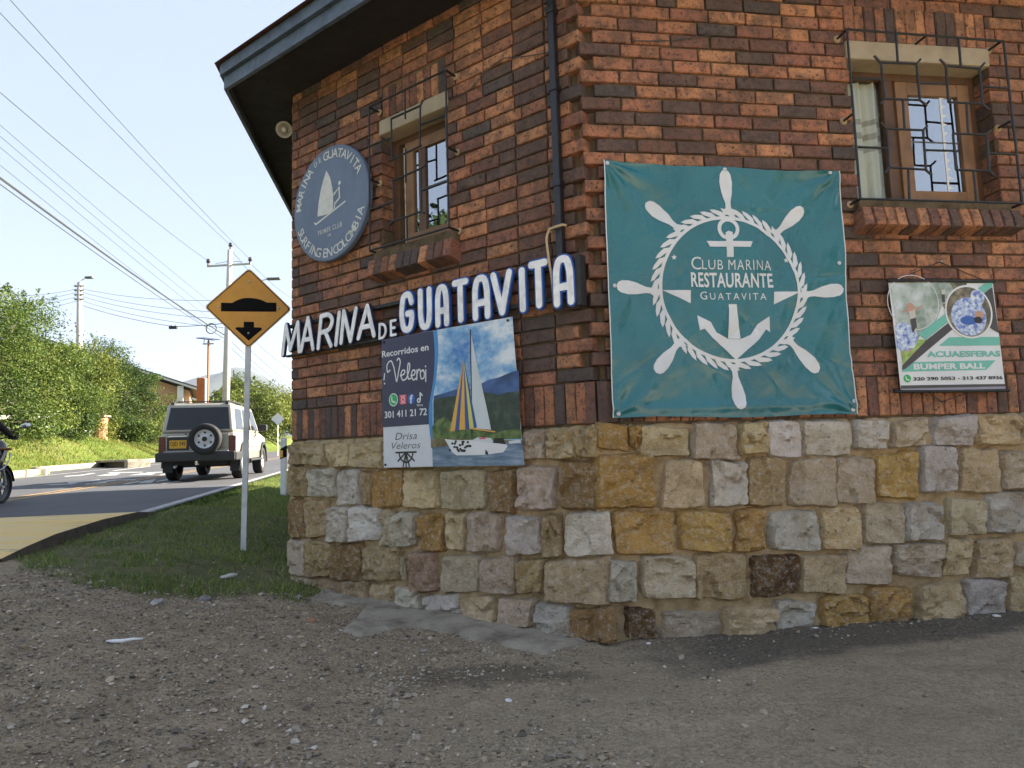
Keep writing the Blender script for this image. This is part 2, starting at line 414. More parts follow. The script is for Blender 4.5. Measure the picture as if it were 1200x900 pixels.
# ================================================================== LARGE STRUCTURE: terrain, road
def xy(t, l): p = RD * t + LD * l; return float(p[0]), float(p[1])
def ground_material():
    m, nt, b = new_mat('yard ground'); v = coords(nt, 'Object')
    sep = nd(nt, 'ShaderNodeSeparateXYZ'); nt.links.new(v, sep.inputs[0])
    def lin(a, bb, c):
        p = nd(nt, 'ShaderNodeVectorMath', operation='DOT_PRODUCT'); nt.links.new(v, p.inputs[0]); p.inputs[1].default_value = (a, bb, 0)
        q = nd(nt, 'ShaderNodeMath', operation='ADD'); nt.links.new(p.outputs['Value'], q.inputs[0]); q.inputs[1].default_value = c; return q.outputs[0]
    def mth(op, a, bb):
        n = nd(nt, 'ShaderNodeMath', operation=op)
        for i, q in enumerate((a, bb)):
            if isinstance(q, bpy.types.NodeSocket): nt.links.new(q, n.inputs[i])
            else: n.inputs[i].default_value = q
        return n.outputs[0]
    wob = mth('MULTIPLY', mth('SUBTRACT', tex(nt, v, 1.6, 5, .65), .5), 1.0)
    wob2 = mth('MULTIPLY', mth('SUBTRACT', tex(nt, v, 5, 6, .7), .5), .55)
    fine = tex(nt, v, 55, 6, .75); mid = tex(nt, v, 7, 6, .7); big = tex(nt, v, .9, 4, .6)
    peb = tex(nt, v, 48, kind='F1'); peb2 = tex(nt, v, 85, kind='F1')
    # old worn tarmac
    spk = tex(nt, v, 170, 3, .7)
    tar = ramp(nt, fine, [(.32, (0.145, 0.115, 0.080)), (.5, (0.316, 0.257, 0.179)), (.68, (0.512, 0.426, 0.304))])
    tar = mixc(nt, ramp(nt, spk, [(.35, .8), (.5, 0)]), tar, (0.120, 0.095, 0.065)); tar = mixc(nt, ramp(nt, spk, [(.6, 0), (.72, .7)]), tar, (0.559, 0.555, 0.434))
    tar = mixc(nt, ramp(nt, mid, [(.45, 0), (.66, .5)]), tar, (0.428, 0.338, 0.230))
    tar = mixc(nt, ramp(nt, big, [(.42, 0), (.6, .45)]), tar, (0.223, 0.181, 0.125))
    # loose gravel and soil on the left
    grv = ramp(nt, peb, [(.0, (0.559, 0.555, 0.522)), (.3, (0.449, 0.371, 0.271)), (.6, (0.165, 0.129, 0.090))])
    grv = mixc(nt, ramp(nt, tex(nt, v, 31, 3, .6), [(.45, 0), (.62, .8)]), grv, (0.299, 0.227, 0.146))
    soil = ramp(nt, mid, [(.3, (0.162, 0.122, 0.080)), (.6, (0.341, 0.265, 0.173)), (.75, (0.495, 0.394, 0.270))])
    soil = mixc(nt, ramp(nt, spk, [(.56, 0), (.7, .7)]), soil, (0.559, 0.519, 0.392)); soil = mixc(nt, ramp(nt, spk, [(.36, .7), (.46, 0)]), soil, (0.103, 0.079, 0.053))
    grv = mixc(nt, ramp(nt, mth('ADD', tex(nt, v, 2.3, 5, .65), mth('MULTIPLY', lin(-.12, .02, 0), 1)), [(.5, 0), (.66, .8)]), grv, soil)
    lf = ramp(nt, mth('ADD', lin(-.55, .22, -.55), mth('ADD', wob, wob2)), [(.0, 0), (.5, 1)])
    c = mixc(nt, lf, tar, grv)
    # newer dark tarmac laid along the foot of the right wall
    dR = lin(NR[0], NR[1], -(NR @ C)); aR = lin(TR[0], TR[1], -(TR @ C))
    edge = mth('SUBTRACT', mth('ADD', mth('SUBTRACT', .76, mth('MULTIPLY', aR, .15)), mth('MULTIPLY', wob2, .5)), dR)
    dk = ramp(nt, edge, [(.0, 0), (.10, 1)])
    lim = ramp(nt, mth('ADD', aR, wob), [(.0, 0), (.45, 1)])
    newt = ramp(nt, fine, [(.3, (.045, .039, .031)), (.52, (.115, .10, .08)), (.75, (.25, .215, .17))])
    newt = mixc(nt, ramp(nt, spk, [(.62, 0), (.72, .6)]), newt, (.26, .235, .20))
    c = mixc(nt, mth('MULTIPLY', dk, mth('MULTIPLY', lim, .9)), c, newt)
    # oily dark stain by the concrete apron
    st = lin(0, 0, 0)
    sx = mth('SUBTRACT', sep.outputs['X'], -.15); sy = mth('SUBTRACT', sep.outputs['Y'], 3.28)
    rr = mth('ADD', mth('ADD', mth('MULTIPLY', mth('MULTIPLY', sx, sx), 1.1), mth('MULTIPLY', mth('MULTIPLY', sy, sy), 9.0)), mth('MULTIPLY', wob2, 1.3))
    c = mixc(nt, ramp(nt, rr, [(.10, .55), (.32, 0)]), c, (.06, .05, .04))
    # earth under the grass
    tw = lin(LD[0], LD[1], 0)
    ge = nd(nt, 'ShaderNodeAttribute', attribute_name='lawn')
    gm = ramp(nt, mth('ADD', ge.outputs['Fac'], mth('MULTIPLY', wob2, .6)), [(.35, 0), (.62, 1)])
    c = mixc(nt, gm, c, ramp(nt, mid, [(.3, (.075, .08, .032)), (.55, (.125, .12, .05)), (.75, (.22, .18, .11))]))
    nt.links.new(c, b.inputs['Base Color']); b.inputs['Roughness'].default_value = .93; b.inputs['Specular IOR Level'].default_value = .2
    crk = ramp(nt, tex(nt, mixc(nt, .06, v, nd(nt, 'ShaderNodeTexNoise', i_Scale=3.0).outputs['Color']), 2.6, kind='DISTANCE_TO_EDGE'), [(0, 0), (.025, 1)])
    h = mth('ADD', mth('MULTIPLY', peb, mth('ADD', mth('MULTIPLY', lf, .8), .25)), mth('ADD', mth('MULTIPLY', fine, .8), mth('MULTIPLY', crk, .35)))
    bump(nt, b, h, .9, .016)
    return m
M_GROUND = ground_material()

lawn_edge = [gpx(*p) for p in ((18, 657), (60, 668), (105, 690), (180, 702), (262, 703), (338, 700))]
def lawn_mask(x, y):
    """1 on the grass verge, 0 on the yard (distance in metres to the ragged edge of the grass)"""
    best = 9; 
    for a, b in zip(lawn_edge[:-1], lawn_edge[1:]):
        ab = b[:2] - a[:2]; ap = np.array([x, y]) - a[:2]
        k = min(max(float(ap @ ab / (ab @ ab)), 0), 1); q = ap - ab * k
        d = float(np.hypot(*q)); sgn = 1 if (ab[0] * ap[1] - ab[1] * ap[0]) > 0 else -1
        if d < abs(best): best = sgn * d
    return best

# fine-meshed yard and verge
NX, NY = 470, 300; X0, X1, Y0, Y1 = -7.6, 6.2, 0.6, 9.6
gx = np.linspace(X0, X1, NX); gy = np.linspace(Y0, Y1, NY)
vs = []; lawn = []
for y in gy:
    for x in gx:
        n1 = fbm(x * .9, y * .9, 3.1, 4); n2 = fbm(x * 7, y * 7, 1.7, 4)
        l = x * LD[0] + y * LD[1]; k = min(max((L_NEAR - .02 - l) / .25, 0), 1)
        z = hgt(x, y) + k * (.020 * n1 + .013 * n2)
        if l > L_NEAR: z = hgt(x, y) - .10
        vs.append((x, y, z))
        lawn.append(min(max(lawn_mask(x, y) * 1.6 + .5 + .5 * fbm(x * 2.2, y * 2.2, 8.8, 4), 0), 1))
fs = [(j * NX + i, j * NX + i + 1, (j + 1) * NX + i + 1, (j + 1) * NX + i) for j in range(NY - 1) for i in range(NX - 1)]
me = bpy.data.meshes.new('yard_ground'); me.from_pydata(vs, [], fs); me.materials.append(M_GROUND)
me.polygons.foreach_set('use_smooth', [True] * len(fs))
at = me.attributes.new('lawn', 'FLOAT', 'POINT'); at.data.foreach_set('value', lawn); me.update()
yard = struct(link('yard_ground', me))

# unseen yard behind the viewer, added pale to bounce sun onto the walls
mb = MB(); N = 40; yx = np.linspace(-9, 28, N); yy = np.linspace(-30, .62, N)
mb.add([(x, y, hgt(x, y) - .012 + .02 * fbm(x * .9, y * .9, 3.1, 4)) for y in yy for x in yx], [(j * N + i, j * N + i + 1, (j + 1) * N + i + 1, (j + 1) * N + i) for j in range(N - 1) for i in range(N - 1)])
struct(mb.build('bounce_yard', simple('pale bounce gravel', (.60, .49, .36), .95, .25, 1.2, bmp=.6, bscale=30), smooth=True))
# wide terrain out to the horizon
def terrain_material():
    m, nt, b = new_mat('grassy terrain'); v = coords(nt)
    c = ramp(nt, tex(nt, v, .35, 6, .65), [(.3, (.07, .10, .02)), (.5, (.11, .14, .028)), (.62, (.15, .145, .045)), (.75, (.18, .13, .07))])
    c = mixc(nt, ramp(nt, tex(nt, v, 9, 5, .7), [(.4, 0), (.65, .6)]), c, (.07, .11, .02))
    nt.links.new(c, b.inputs['Base Color']); b.inputs['Roughness'].default_value = .95; b.inputs['Specular IOR Level'].default_value = .1
    bump(nt, b, tex(nt, v, 14, 5, .7), .6, .05); return m
M_TERR = terrain_material()
tt = np.concatenate([[-2500, -800, -200, -60], np.arange(-20, 60, 1.0), np.arange(60, 160, 4.0), [200, 300, 500, 900, 1600, 2600]])
lls = np.concatenate([[-2500, -800, -200, -60, -30, -12], np.arange(-6, 2.9, .6), [2.86, 4, 8, 11.0], np.arange(11.25, 18, .3), np.arange(18.5, 40, 2), [60, 100, 200, 600, 1500, 2600]])
vs = []
for t in tt:
    for l in lls:
        x, y = xy(t, l); z = hgt(x, y)
        if ((X0 + .1 < x < X1 - .1 and Y0 + .1 < y < Y1 - .1) or (-9.5 < x < 29 and -31 < y < 1)) and l < L_NEAR + .5: z -= .25
        elif l < -3: z -= .02
        if l > L_NEAR - .01 and l < l_bank(t): z -= .12
        if l >= l_bank(t): z += .08 * fbm(x * .5, y * .5, 2.2, 3) * min(l - l_bank(t), 1)
        vs.append((x, y, z))
n2 = len(lls)
fs = [(i * n2 + j, (i + 1) * n2 + j, (i + 1) * n2 + j + 1, i * n2 + j + 1) for i in range(len(tt) - 1) for j in range(n2 - 1)]
mb = MB(); mb.add(vs, [f[::-1] for f in fs]); terrain = struct(mb.build('terrain', M_TERR, smooth=True))

# the road
def asphalt_material():
    m, nt, b = new_mat('road asphalt'); v = coords(nt)
    c = ramp(nt, tex(nt, v, 60, 5, .75), [(.3, (.045, .046, .050)), (.5, (.08, .082, .088)), (.72, (.14, .142, .145))])
    c = mixc(nt, ramp(nt, tex(nt, v, .8, 5, .6), [(.4, 0), (.65, .5)]), c, (.05, .05, .053))
    nt.links.new(c, b.inputs['Base Color']); b.inputs['Roughness'].default_value = .8; b.inputs['Specular IOR Level'].default_value = .35
    bump(nt, b, tex(nt, v, 90, 4, .7), .4, .006); return m
def paint_material(name, c, wear=.5):
    m, nt, b = new_mat(name); v = coords(nt)
    w = ramp(nt, tex(nt, v, 9, 7, .75), [(.30 + .2 * wear, 1), (.44 + .2 * wear, 0)])
    w2 = ramp(nt, tex(nt, v, 2.2, 5, .7), [(.5, 0), (.8, .6)])
    cc = mixc(nt, w, c, (.10, .10, .105)); cc = mixc(nt, w2, cc, tuple(x * .62 for x in c))
    nt.links.new(cc, b.inputs['Base Color']); b.inputs['Roughness'].default_value = .75; return m
M_ASPH = asphalt_material()
M_RWHITE = paint_material('white road paint', (.42, .42, .39), .4); M_RYEL = paint_material('yellow road paint', (.38, .22, .05), .5)
mb = MB(); ts = list(np.arange(-40, 60, 1.0)) + list(np.arange(60, 301, 10.0))
rows = [[RP(t, l) for l in (L_NEAR, 4.5, 6.2, 8.5, 10.5, l_bank(t) - .02)] for t in ts]
mb.add([p for r in rows for p in r], [(i * 6 + j, i * 6 + j + 1, (i + 1) * 6 + j + 1, (i + 1) * 6 + j) for i in range(len(ts) - 1) for j in range(5)])
road = struct(mb.build('road', M_ASPH))
def marking(name, quads, m, dz=.004):
    mb = MB()
    for q in quads: mb.add([RP(t, l, dz) for t, l in q], [tuple(range(len(q)))])
    o = mb.build(name, m, road); return o
def strip(l0, l1, t0, t1, step=2.0):
    out = []; t = t0
    while t < t1 - 1e-6:
        u = min(t + step, t1); out.append([(t, l0), (t, l1), (u, l1), (u, l0)]); t = u
    return out
marking('edge_line', strip(L_NEAR + .06, L_NEAR + .20, 8.95, 60), M_RWHITE)
marking('edge_line', strip(L_NEAR + .06, L_NEAR + .20, -6, 5.7), M_RWHITE)
marking('edge_line', strip(10.78, 10.93, 9, 60), M_RWHITE)
marking('centre_line', strip(6.06, 6.18, 8.95, 60), M_RYEL); marking('centre_line', strip(6.32, 6.44, 8.95, 60), M_RYEL)
# worn white lettering-like blocks painted across the lanes: strokes of elongated characters
def rpt(x, y):
    d = ray(x, y); s = (.245 - CAM_H) / (d[2] - .019 * float(d[:2] @ RD))
    p = d * s; return float(p[0] * RD[0] + p[1] * RD[1]), float(p[0] * LD[0] + p[1] * LD[1])
z4 = lambda x, y: (50 + x / 7.5, 500 + y / 7.5)
for stroke in (((0, 512), (268, 500), (268, 507), (60, 517)), ((235, 490), (500, 466), (510, 474), (300, 494)), ((215, 490), (300, 482), (300, 500), (240, 505)),
               ((360, 508), (640, 466), (690, 468), (400, 513)), ((640, 466), (830, 463), (800, 472), (650, 474)), ((395, 503), (560, 488), (560, 497), (400, 513)),
               ((690, 507), (830, 480), (880, 482), (740, 508)), ((835, 502), (900, 475), (1000, 461), (960, 495)), ((1000, 480), (1110, 460), (1110, 470), (1000, 488)), ((1030, 500), (1180, 482), (1230, 484), (1060, 503)),
               ((185, 436), (330, 425), (350, 432), (200, 442)), ((330, 425), (440, 408), (470, 412), (350, 431)), ((460, 436), (600, 412), (690, 410), (640, 430)), ((560, 402), (880, 398), (880, 404), (600, 410)),
               ((750, 430), (880, 410), (1000, 408), (960, 424)), ((900, 404), (1085, 396), (1085, 404), (930, 409)), ((1020, 426), (1085, 412), (1085, 422), (1040, 430)), ((600, 388), (900, 352), (930, 354), (640, 390))):
    marking('painted_stroke', [[rpt(*z4(*p)) for p in stroke]], M_RWHITE, .006)

# kerb of the far lay-by: single kerbstones
kmesh = MB().cbox(-.49, .49, -.15, .13, -.12, .21, .03).mesh('kerb_stone', simple('kerb concrete', (.40, .34, .26), .9, .3, 4, bmp=.5), False)
kerb = thing('roadside_kerb', 'row of pale concrete kerbstones along the grassy bank across the road', 'kerb', Matrix.Translation(RP(26, l_bank(26))))
for i in range(34):
    t = 23.5 + i * 1.0; p = RP(t, l_bank(t) + .1); q = RP(t + 1, l_bank(t + 1) + .1)
    o = link('kerb_stone', kmesh, kerb, Matrix.Translation(Vector(p) - kerb.location) @ Matrix.Rotation(atan2(q[1] - p[1], q[0] - p[0]), 4, 'Z'))
# kerb stub standing in front of it
a = rpt(*z4(450, 356)); b_ = rpt(*z4(725, 362))
stub = thing('kerb_stub', 'kerb stub left of the car, its shaded front face painted black', 'drain', T(*RP(a[0], a[1]), atan2(RP(*b_)[1] - RP(*a)[1], RP(*b_)[0] - RP(*a)[0])))
wid = float(np.hypot(RP(*b_)[0] - RP(*a)[0], RP(*b_)[1] - RP(*a)[1]))
MB().cbox(-.15, .12, 0, .9, -.1, .24, .03).build('end_block', M_CONC2, stub)
MB().cbox(wid - .12, wid + .25, 0, .9, -.1, .22, .03).build('end_block', M_CONC2, stub)
MB().cbox(-.05, wid + .05, .05, 1.0, .20, .30, .03).build('top_slab', M_CONC2, stub)
MB().box(.1, wid - .1, .25, .9, -.08, .2).build('shaded_front', M_BLACK, stub)  # black block stands in for the shaded front face of the stub

# flat-topped yellow speed hump
hump = thing('speed_hump', 'raised speed hump with faded yellow paint across the near road', 'speed hump', Matrix.Translation(RP(7, L_MID)))
hv = []; prof = [(5.75, .004), (6.1, .04), (6.6, .075), (7.6, .09), (8.6, .065), (9.15, .006)]
lsn = [L_NEAR - .03, 4.0, 5.5, 7, 8.5, 10, 10.9]
for t, dz in prof:
    for l in lsn: hv.append(Vector(RP(t + .0 * l, l, dz)) - hump.location)
mb = MB(); n = len(lsn)
mb.add(hv, [(i * n + j, i * n + j + 1, (i + 1) * n + j + 1, (i + 1) * n + j) for i in range(len(prof) - 1) for j in range(n - 1)])
def hump_paint():
    m, nt, b = new_mat('faded yellow hump paint'); v = coords(nt); mp = nd(nt, 'ShaderNodeMapping'); mp.inputs['Rotation'].default_value = (0, 0, -RA); mp.inputs['Scale'].default_value = (.35, 2.2, 1); nt.links.new(v, mp.inputs[0])
    s1 = ramp(nt, tex(nt, mp.outputs[0], 1.6, 6, .7), [(.38, 0), (.6, 1)]); s2 = ramp(nt, tex(nt, mp.outputs[0], 3.6, 6, .75), [(.57, 0), (.66, .85)])
    c = mixc(nt, s1, (.70, .47, .13), (.60, .46, .24)); c = mixc(nt, s2, c, (.15, .145, .14))
    nt.links.new(c, b.inputs['Base Color']); b.inputs['Roughness'].default_value = .85; bump(nt, b, tex(nt, v, 60, 4), .4, .006); return m
mb.build('painted_top', hump_paint(), hump)
mb = MB()
for i in range(len(prof) - 1):
    (t0, h0), (t1, h1) = prof[i], prof[i + 1]; l = L_NEAR - .035
    mb.add([Vector(RP(t0, l, h0)) - hump.location, Vector(RP(t1, l, h1)) - hump.location, Vector(RP(t1, l - .02, -.12)) - hump.location, Vector(RP(t0, l - .02, -.12)) - hump.location], [(0, 1, 2, 3)])
mb.build('side_face', simple('dirty tarmac edge', (.13, .11, .09), .95, .4, 6, bmp=.8), hump)

# ================================================================== THE BRICK BUILDING
bld = thing('brick_building', 'two-tone brick building on a rough stone base with a dark overhanging eave', 'building', Matrix.Translation((C[0], C[1], 0)))
INV = bld.matrix_basis.inverted()
RLEN = 12.0  # unseen far stretch lengthened so its shadow covers the foreground
WIN_R = (1.765, 2.76, 2.515, 3.46); WIN_L = (-1.735, -1.092, 2.53, 3.435)
LIN_R = (1.745, 2.77, 3.46, 3.585); LIN_L = (-1.75, -1.06, 3.435, 3.55)
SOL_R = (1.75, 2.77, 3.59, 3.832); SOL_L = (-1.72, -1.08, 3.56, 3.80)
WTOP = 4.12

def wall_slab(side, u0, u1, win, z0, z1, o1, o0):
    """mortar backing with an opening"""
    mb = MB(); us = sorted({u0, u1} | ({win[0] - .012, win[1] + .012} if win else set())); zs_ = sorted({z0, z1} | ({win[2] - .012, win[3] + .1} if win else set()))
    for i in range(len(us) - 1):
        for j in range(len(zs_) - 1):
            if win and us[i] >= win[0] - .013 and us[i + 1] <= win[1] + .013 and zs_[j] >= win[2] - .013 and zs_[j + 1] <= win[3] + .101: continue
            mb.box(us[i], us[i + 1], zs_[j], zs_[j + 1], o0, o1)
    return mb
CH = 0.19
wallL = wall_slab('L', -LLEN + .01, -CH, WIN_L, ZB - .02, WTOP, -.020, -.26).build('brick_wall', M_MORTAR, bld, INV @ frame('L'))
mbR = wall_slab('R', CH, RLEN, WIN_R, ZB - .02, WTOP, -.020, -.26)
wallR = mbR.build('brick_wall', M_MORTAR, bld, INV @ frame('R'))
# chamfered heart of the toothed corner
pa = C + TL * CH - NL * .010; pb = C + TR * CH - NR * .010; pc = pb - NR * .25; pd = pa - NL * .25
MB().prism([tuple(pa), tuple(pb), tuple(pc), tuple(pd)], ZB - .02, WTOP).build('corner_core', M_MORTAR, bld, INV)

def brick_variant(k, L=.2405, H=.0735, D=.13):
    r = random.Random(k); c = .0045; j = lambda a: r.uniform(-a, a); bulge = r.uniform(0, .003)
    x0, x1, y0, y1 = -L / 2, L / 2, -H / 2, H / 2
    def ringp(dx, z, q):
        return [(x0 + dx + j(q), y0 + dx + j(q), z + j(q * .5)), (0, y0 + dx + j(q), z + j(q * .5) + (bulge if z > -.001 else 0)), (x1 - dx + j(q), y0 + dx + j(q), z + j(q * .5)),
                (x1 - dx + j(q), y1 - dx + j(q), z + j(q * .5)), (0, y1 - dx + j(q), z + j(q * .5) + (bulge if z > -.001 else 0)), (x0 + dx + j(q), y1 - dx + j(q), z + j(q * .5))]
    vs = ringp(c * r.uniform(.7, 1.5), 0, .0022) + ringp(0, -c * 1.2, .0018) + ringp(0, -D, 0)
    fs = [(0, 1, 4, 5), (1, 2, 3, 4)]
    for a in (0, 6):
        for i in range(6): fs.append((a + i, a + 6 + i, a + 6 + (i + 1) % 6, a + (i + 1) % 6))
    return vs, fs
BV = []
for k in range(14):
    vs, fs = brick_variant(k); mb = MB(); mb.add(vs, fs); BV.append((vs, fs, mb.mesh('brick', M_BRICK)))
SV = []
for k in range(8):
    vs, fs = brick_variant(100 + k, .235, .0655); mb = MB(); mb.add(vs, fs); SV.append(mb.mesh('soldier_brick', M_BRICK))

bricks = []          # (side, u_centre, z_centre, length)
def lay(side, win, sol, lin_, umax):
    for k in range(0, 32):
        z0 = ZS + k * COURSE; zc = z0 + COURSE / 2 + .0005
        if zc > WTOP + .02: break
        proud = (k % 2 == 1) if side == 'R' else (k % 2 == 0)
        a = 0.004 if proud else .088
        first = True
        while a < umax - .05:
            L = .252 + random.uniform(-.008, .008)
            if random.random() < .05 and not first: L *= random.choice((.5, .55, .75))
            if first and side == 'L' and not proud: L = .252 * .66
            b = min(a + L, umax); first = False
            segs = [(a, b - .0115)]
            for (w0, w1, q0, q1) in (win, sol, lin_):
                if side == 'L': w0, w1 = -w1, -w0
                if zc + COURSE * .33 > q0 and zc - COURSE * .33 < q1:
                    ns = []
                    for (s0, s1) in segs:
                        if s1 <= w0 or s0 >= w1: ns.append((s0, s1)); continue
                        if s0 < w0: ns.append((s0, w0 - .002))
                        if s1 > w1: ns.append((w1 + .002, s1))
                    segs = ns
            for (s0, s1) in segs:
                if s1 - s0 > .03:
                    uc = (s0 + s1) / 2; bricks.append((side, -uc if side == 'L' else uc, zc, s1 - s0))
            a = b
lay('R', WIN_R, SOL_R, LIN_R, 4.4)
lay('L', WIN_L, SOL_L, LIN_L, LLEN)
cov = {'R': [(.16, 1.60, 1.25, 2.70), (1.93, 2.60, 1.36, 1.99)], 'L': [(-1.72, -.55, .98, 1.83)]}
def seen(b):
    side, u, z, L = b
    for (a, c, d, e) in cov[side]:
        if a < u - L / 2 and u + L / 2 < c and d < z < e: return 0
    p = (C - TL * u if side == 'L' else C + TR * u); n = NL if side == 'L' else NR
    v = np.array([p[0], p[1], z - CAM_H]); dist = np.linalg.norm(v)
    if v[1] <= 0: return 0
    xs = v[0] / v[1] * F_PX + 600; ys = 528 - (v[2] / v[1]) * F_PX
    if xs > 1215 or ys < -45: return 0
    cosv = -(v[:2] @ n) / dist
    return L * .0735 * cosv / dist ** 2
order = sorted(range(len(bricks)), key=lambda i: -seen(bricks[i]))
single = set(order[:300])
mass = {'R': [], 'L': []}
for i, b in enumerate(bricks):
    side, u, z, L = b; par = wallR if side == 'R' else wallL; vs, fs, me = BV[random.randrange(14)]
    o_ = random.uniform(-.004, .003); sx = L / .2405; rot = random.gauss(0, .004)
    if i in single:
        link('brick', me, par, Matrix.Translation((u, z + random.uniform(-.0015, .0015), o_)) @ Matrix.Rotation(rot, 4, 'Z') @ Matrix.Diagonal((sx, 1, 1, 1)))
    else:
        mass[side].append(([(u + x * sx, z + y, o_ + zz) for x, y, zz in vs], fs))
for side in 'RL':
    mb = MB(); rv = []
    for vs, fs in mass[side]:
        mb.add(vs, fs); rv += [random.random()] * len(fs)
    o = stuff(mb.build('brick', M_BRICKS, wallR if side == 'R' else wallL))
    a_ = o.data.attributes.new('rnd', 'FLOAT', 'FACE'); a_.data.foreach_set('value', rv)

def soldier(side, u0, u1, z0, z1, par, o=0.0, name='soldier_brick', tilt=0.0, skip=None, pitch=.0745):
    n = max(int(round((u1 - u0) / pitch)), 1); w = (u1 - u0) / n
    for k in range(n):
        uc = u0 + (k + .5) * w
        link(name, random.choice(SV), par, Matrix.Translation((uc, (z0 + z1) / 2, o + random.uniform(-.004, .003))) @ Matrix.Rotation(pi / 2 + random.gauss(0, .008), 4, 'Z') @ Matrix.Diagonal(((z1 - z0) / .235 * .985, (w - .006) / .0655, 1, 1)))
soldier('L', -LLEN, -.05, ZB + .004, ZS - .002, wallL)
soldier('R', .07, 3.4, ZB + .004, ZS - .002, wallR)
soldier('R', SOL_R[0], SOL_R[1], SOL_R[2], SOL_R[3], wallR); soldier('L', SOL_L[0], SOL_L[1], SOL_L[2], SOL_L[3], wallL)
# the two bricks turned across the corner
nb = (NL + NR); nb = nb / np.linalg.norm(nb); tb = np.array([-nb[1], nb[0]])
for dd, off in ((-.026, .02), (.045, .03)):
    p = C + tb * dd - nb * off
    Mx = Matrix(((tb[0], 0, nb[0], p[0]), (tb[1], 0, nb[1], p[1]), (0, 1, 0, (ZB + ZS) / 2), (0, 0, 0, 1)))
    link('soldier_brick', SV[0], bld, INV @ Mx @ Matrix.Rotation(pi / 2, 4, 'Z') @ Matrix.Diagonal((1.03, .98, 1, 1)))

# far side walls (seen only past the left edge) and inside
ang = [radians(143.16 - 45), radians(53.16), radians(8.2)]
B = C + TL * LLEN; D_ = B + np.array([cos(ang[0]), sin(ang[0])]) * 8.0; E_ = D_ + np.array([cos(ang[1]), sin(ang[1])]) * LLEN  # hidden third wall lengthened so its shadow reaches the verge
A_ = C + TR * RLEN; F_ = A_ + np.array([-NR[0], -NR[1]]) * float((E_ - A_) @ (-NR))
FOOT = [C, A_, F_, E_, D_, B]               # counter-clockwise seen from above
def offset_poly(poly, o):
    n = len(poly); out = []
    for i in range(n):
        p0, p1, p2 = poly[i - 1], poly[i], poly[(i + 1) % n]
        d0 = (p1 - p0) / np.linalg.norm(p1 - p0); d1 = (p2 - p1) / np.linalg.norm(p2 - p1)
        n0 = np.array([d0[1], -d0[0]]); n1 = np.array([d1[1], -d1[0]]); m = n0 + n1; m = m / np.linalg.norm(m)
        out.append(p1 + m * (o / (m @ n0)))
    return out
for p, q in ((A_, F_), (F_, E_), (E_, D_), (D_, B)):
    d = (q - p); L = np.linalg.norm(d); d = d / L; n = np.array([d[1], -d[0]])
    Mx = Matrix(((d[0], 0, n[0], p[0]), (d[1], 0, n[1], p[1]), (0, 1, 0, 0), (0, 0, 0, 1)))
    w = MB().box(0, L, 0, WTOP, -.3, -.012).build('brick_wall', M_MORTAR, bld, INV @ Mx)
    if q is B:           # bricks of the edge that can be glimpsed
        mb = MB(); rv = []
        for k in range(31):
            a = L - (.0 if k % 2 else .12)
            if k % 2: segs = [(L - .252, L - .012), (L - .504, L - .26)]
            else: segs = [(L - .14, L - .012), (L - .39, L - .15)]
            for s0, s1 in segs:
                vs, fs, me = BV[k % 14]; mb.add([((s0 + s1) / 2 + x * (s1 - s0) / .2405, ZS + (k + .5) * COURSE + y, zz) for x, y, zz in vs], fs); rv += [random.random()] * len(fs)
        o = stuff(mb.build('brick', M_BRICKS, w)); a_ = o.data.attributes.new('rnd', 'FLOAT', 'FACE'); a_.data.foreach_set('value', rv)

# ---- roof and eave
EAVE = .5; ZE0, ZE1 = 4.07, 4.295
roof = link('roof', None, bld, INV)
inner = offset_poly(FOOT, -.2); e0 = offset_poly(FOOT, EAVE); e1 = offset_poly(FOOT, EAVE + .03)
def band(name, po, pi_, z0, z1, mat):
    n = len(po); mb = MB(); vs = [(*p, z0) for p in po] + [(*p, z1) for p in po] + [(*p, z0) for p in pi_] + [(*p, z1) for p in pi_]; fs = []
    for i in range(n):
        j = (i + 1) % n; fs += [(i, j, n + j, n + i), (2 * n + i, 3 * n + i, 3 * n + j, 2 * n + j), (n + i, n + j, 3 * n + j, 3 * n + i), (i, 2 * n + i, 2 * n + j, j)]
    mb.add(vs, fs); return mb.build(name, mat, roof)
band('fascia_board', e0, offset_poly(FOOT, EAVE - .03), ZE0, ZE0 + .105, M_PLANK)
band('fascia_board', e1, offset_poly(FOOT, EAVE - .02), ZE0 + .112, ZE1 - .02, M_PLANK)
# soffit boards and rafters
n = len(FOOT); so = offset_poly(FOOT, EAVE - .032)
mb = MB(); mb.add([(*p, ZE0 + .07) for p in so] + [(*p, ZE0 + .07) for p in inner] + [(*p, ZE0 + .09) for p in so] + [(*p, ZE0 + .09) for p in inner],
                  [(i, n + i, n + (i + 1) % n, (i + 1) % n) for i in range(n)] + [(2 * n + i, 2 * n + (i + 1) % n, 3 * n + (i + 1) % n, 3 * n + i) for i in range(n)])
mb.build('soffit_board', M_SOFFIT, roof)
cen = np.mean(np.array(FOOT[:1] + FOOT[3:]), axis=0)
e2 = offset_poly(FOOT, EAVE + .07); rid = [cen, cen + TR * 7.5]
mb = MB(); zt = ZE1 - .018
P = [(*p, zt) for p in e2] + [(*rid[0], zt + 2.1), (*rid[1], zt + 2.1)] + [(*p, zt + .02) for p in e2] 
mb.add(P, [(0, 1, 7, 6), (1, 2, 7), (2, 3, 6, 7), (3, 4, 6), (4, 5, 6), (5, 0, 6)]); mb.build('roof_covering', M_TILE, roof)
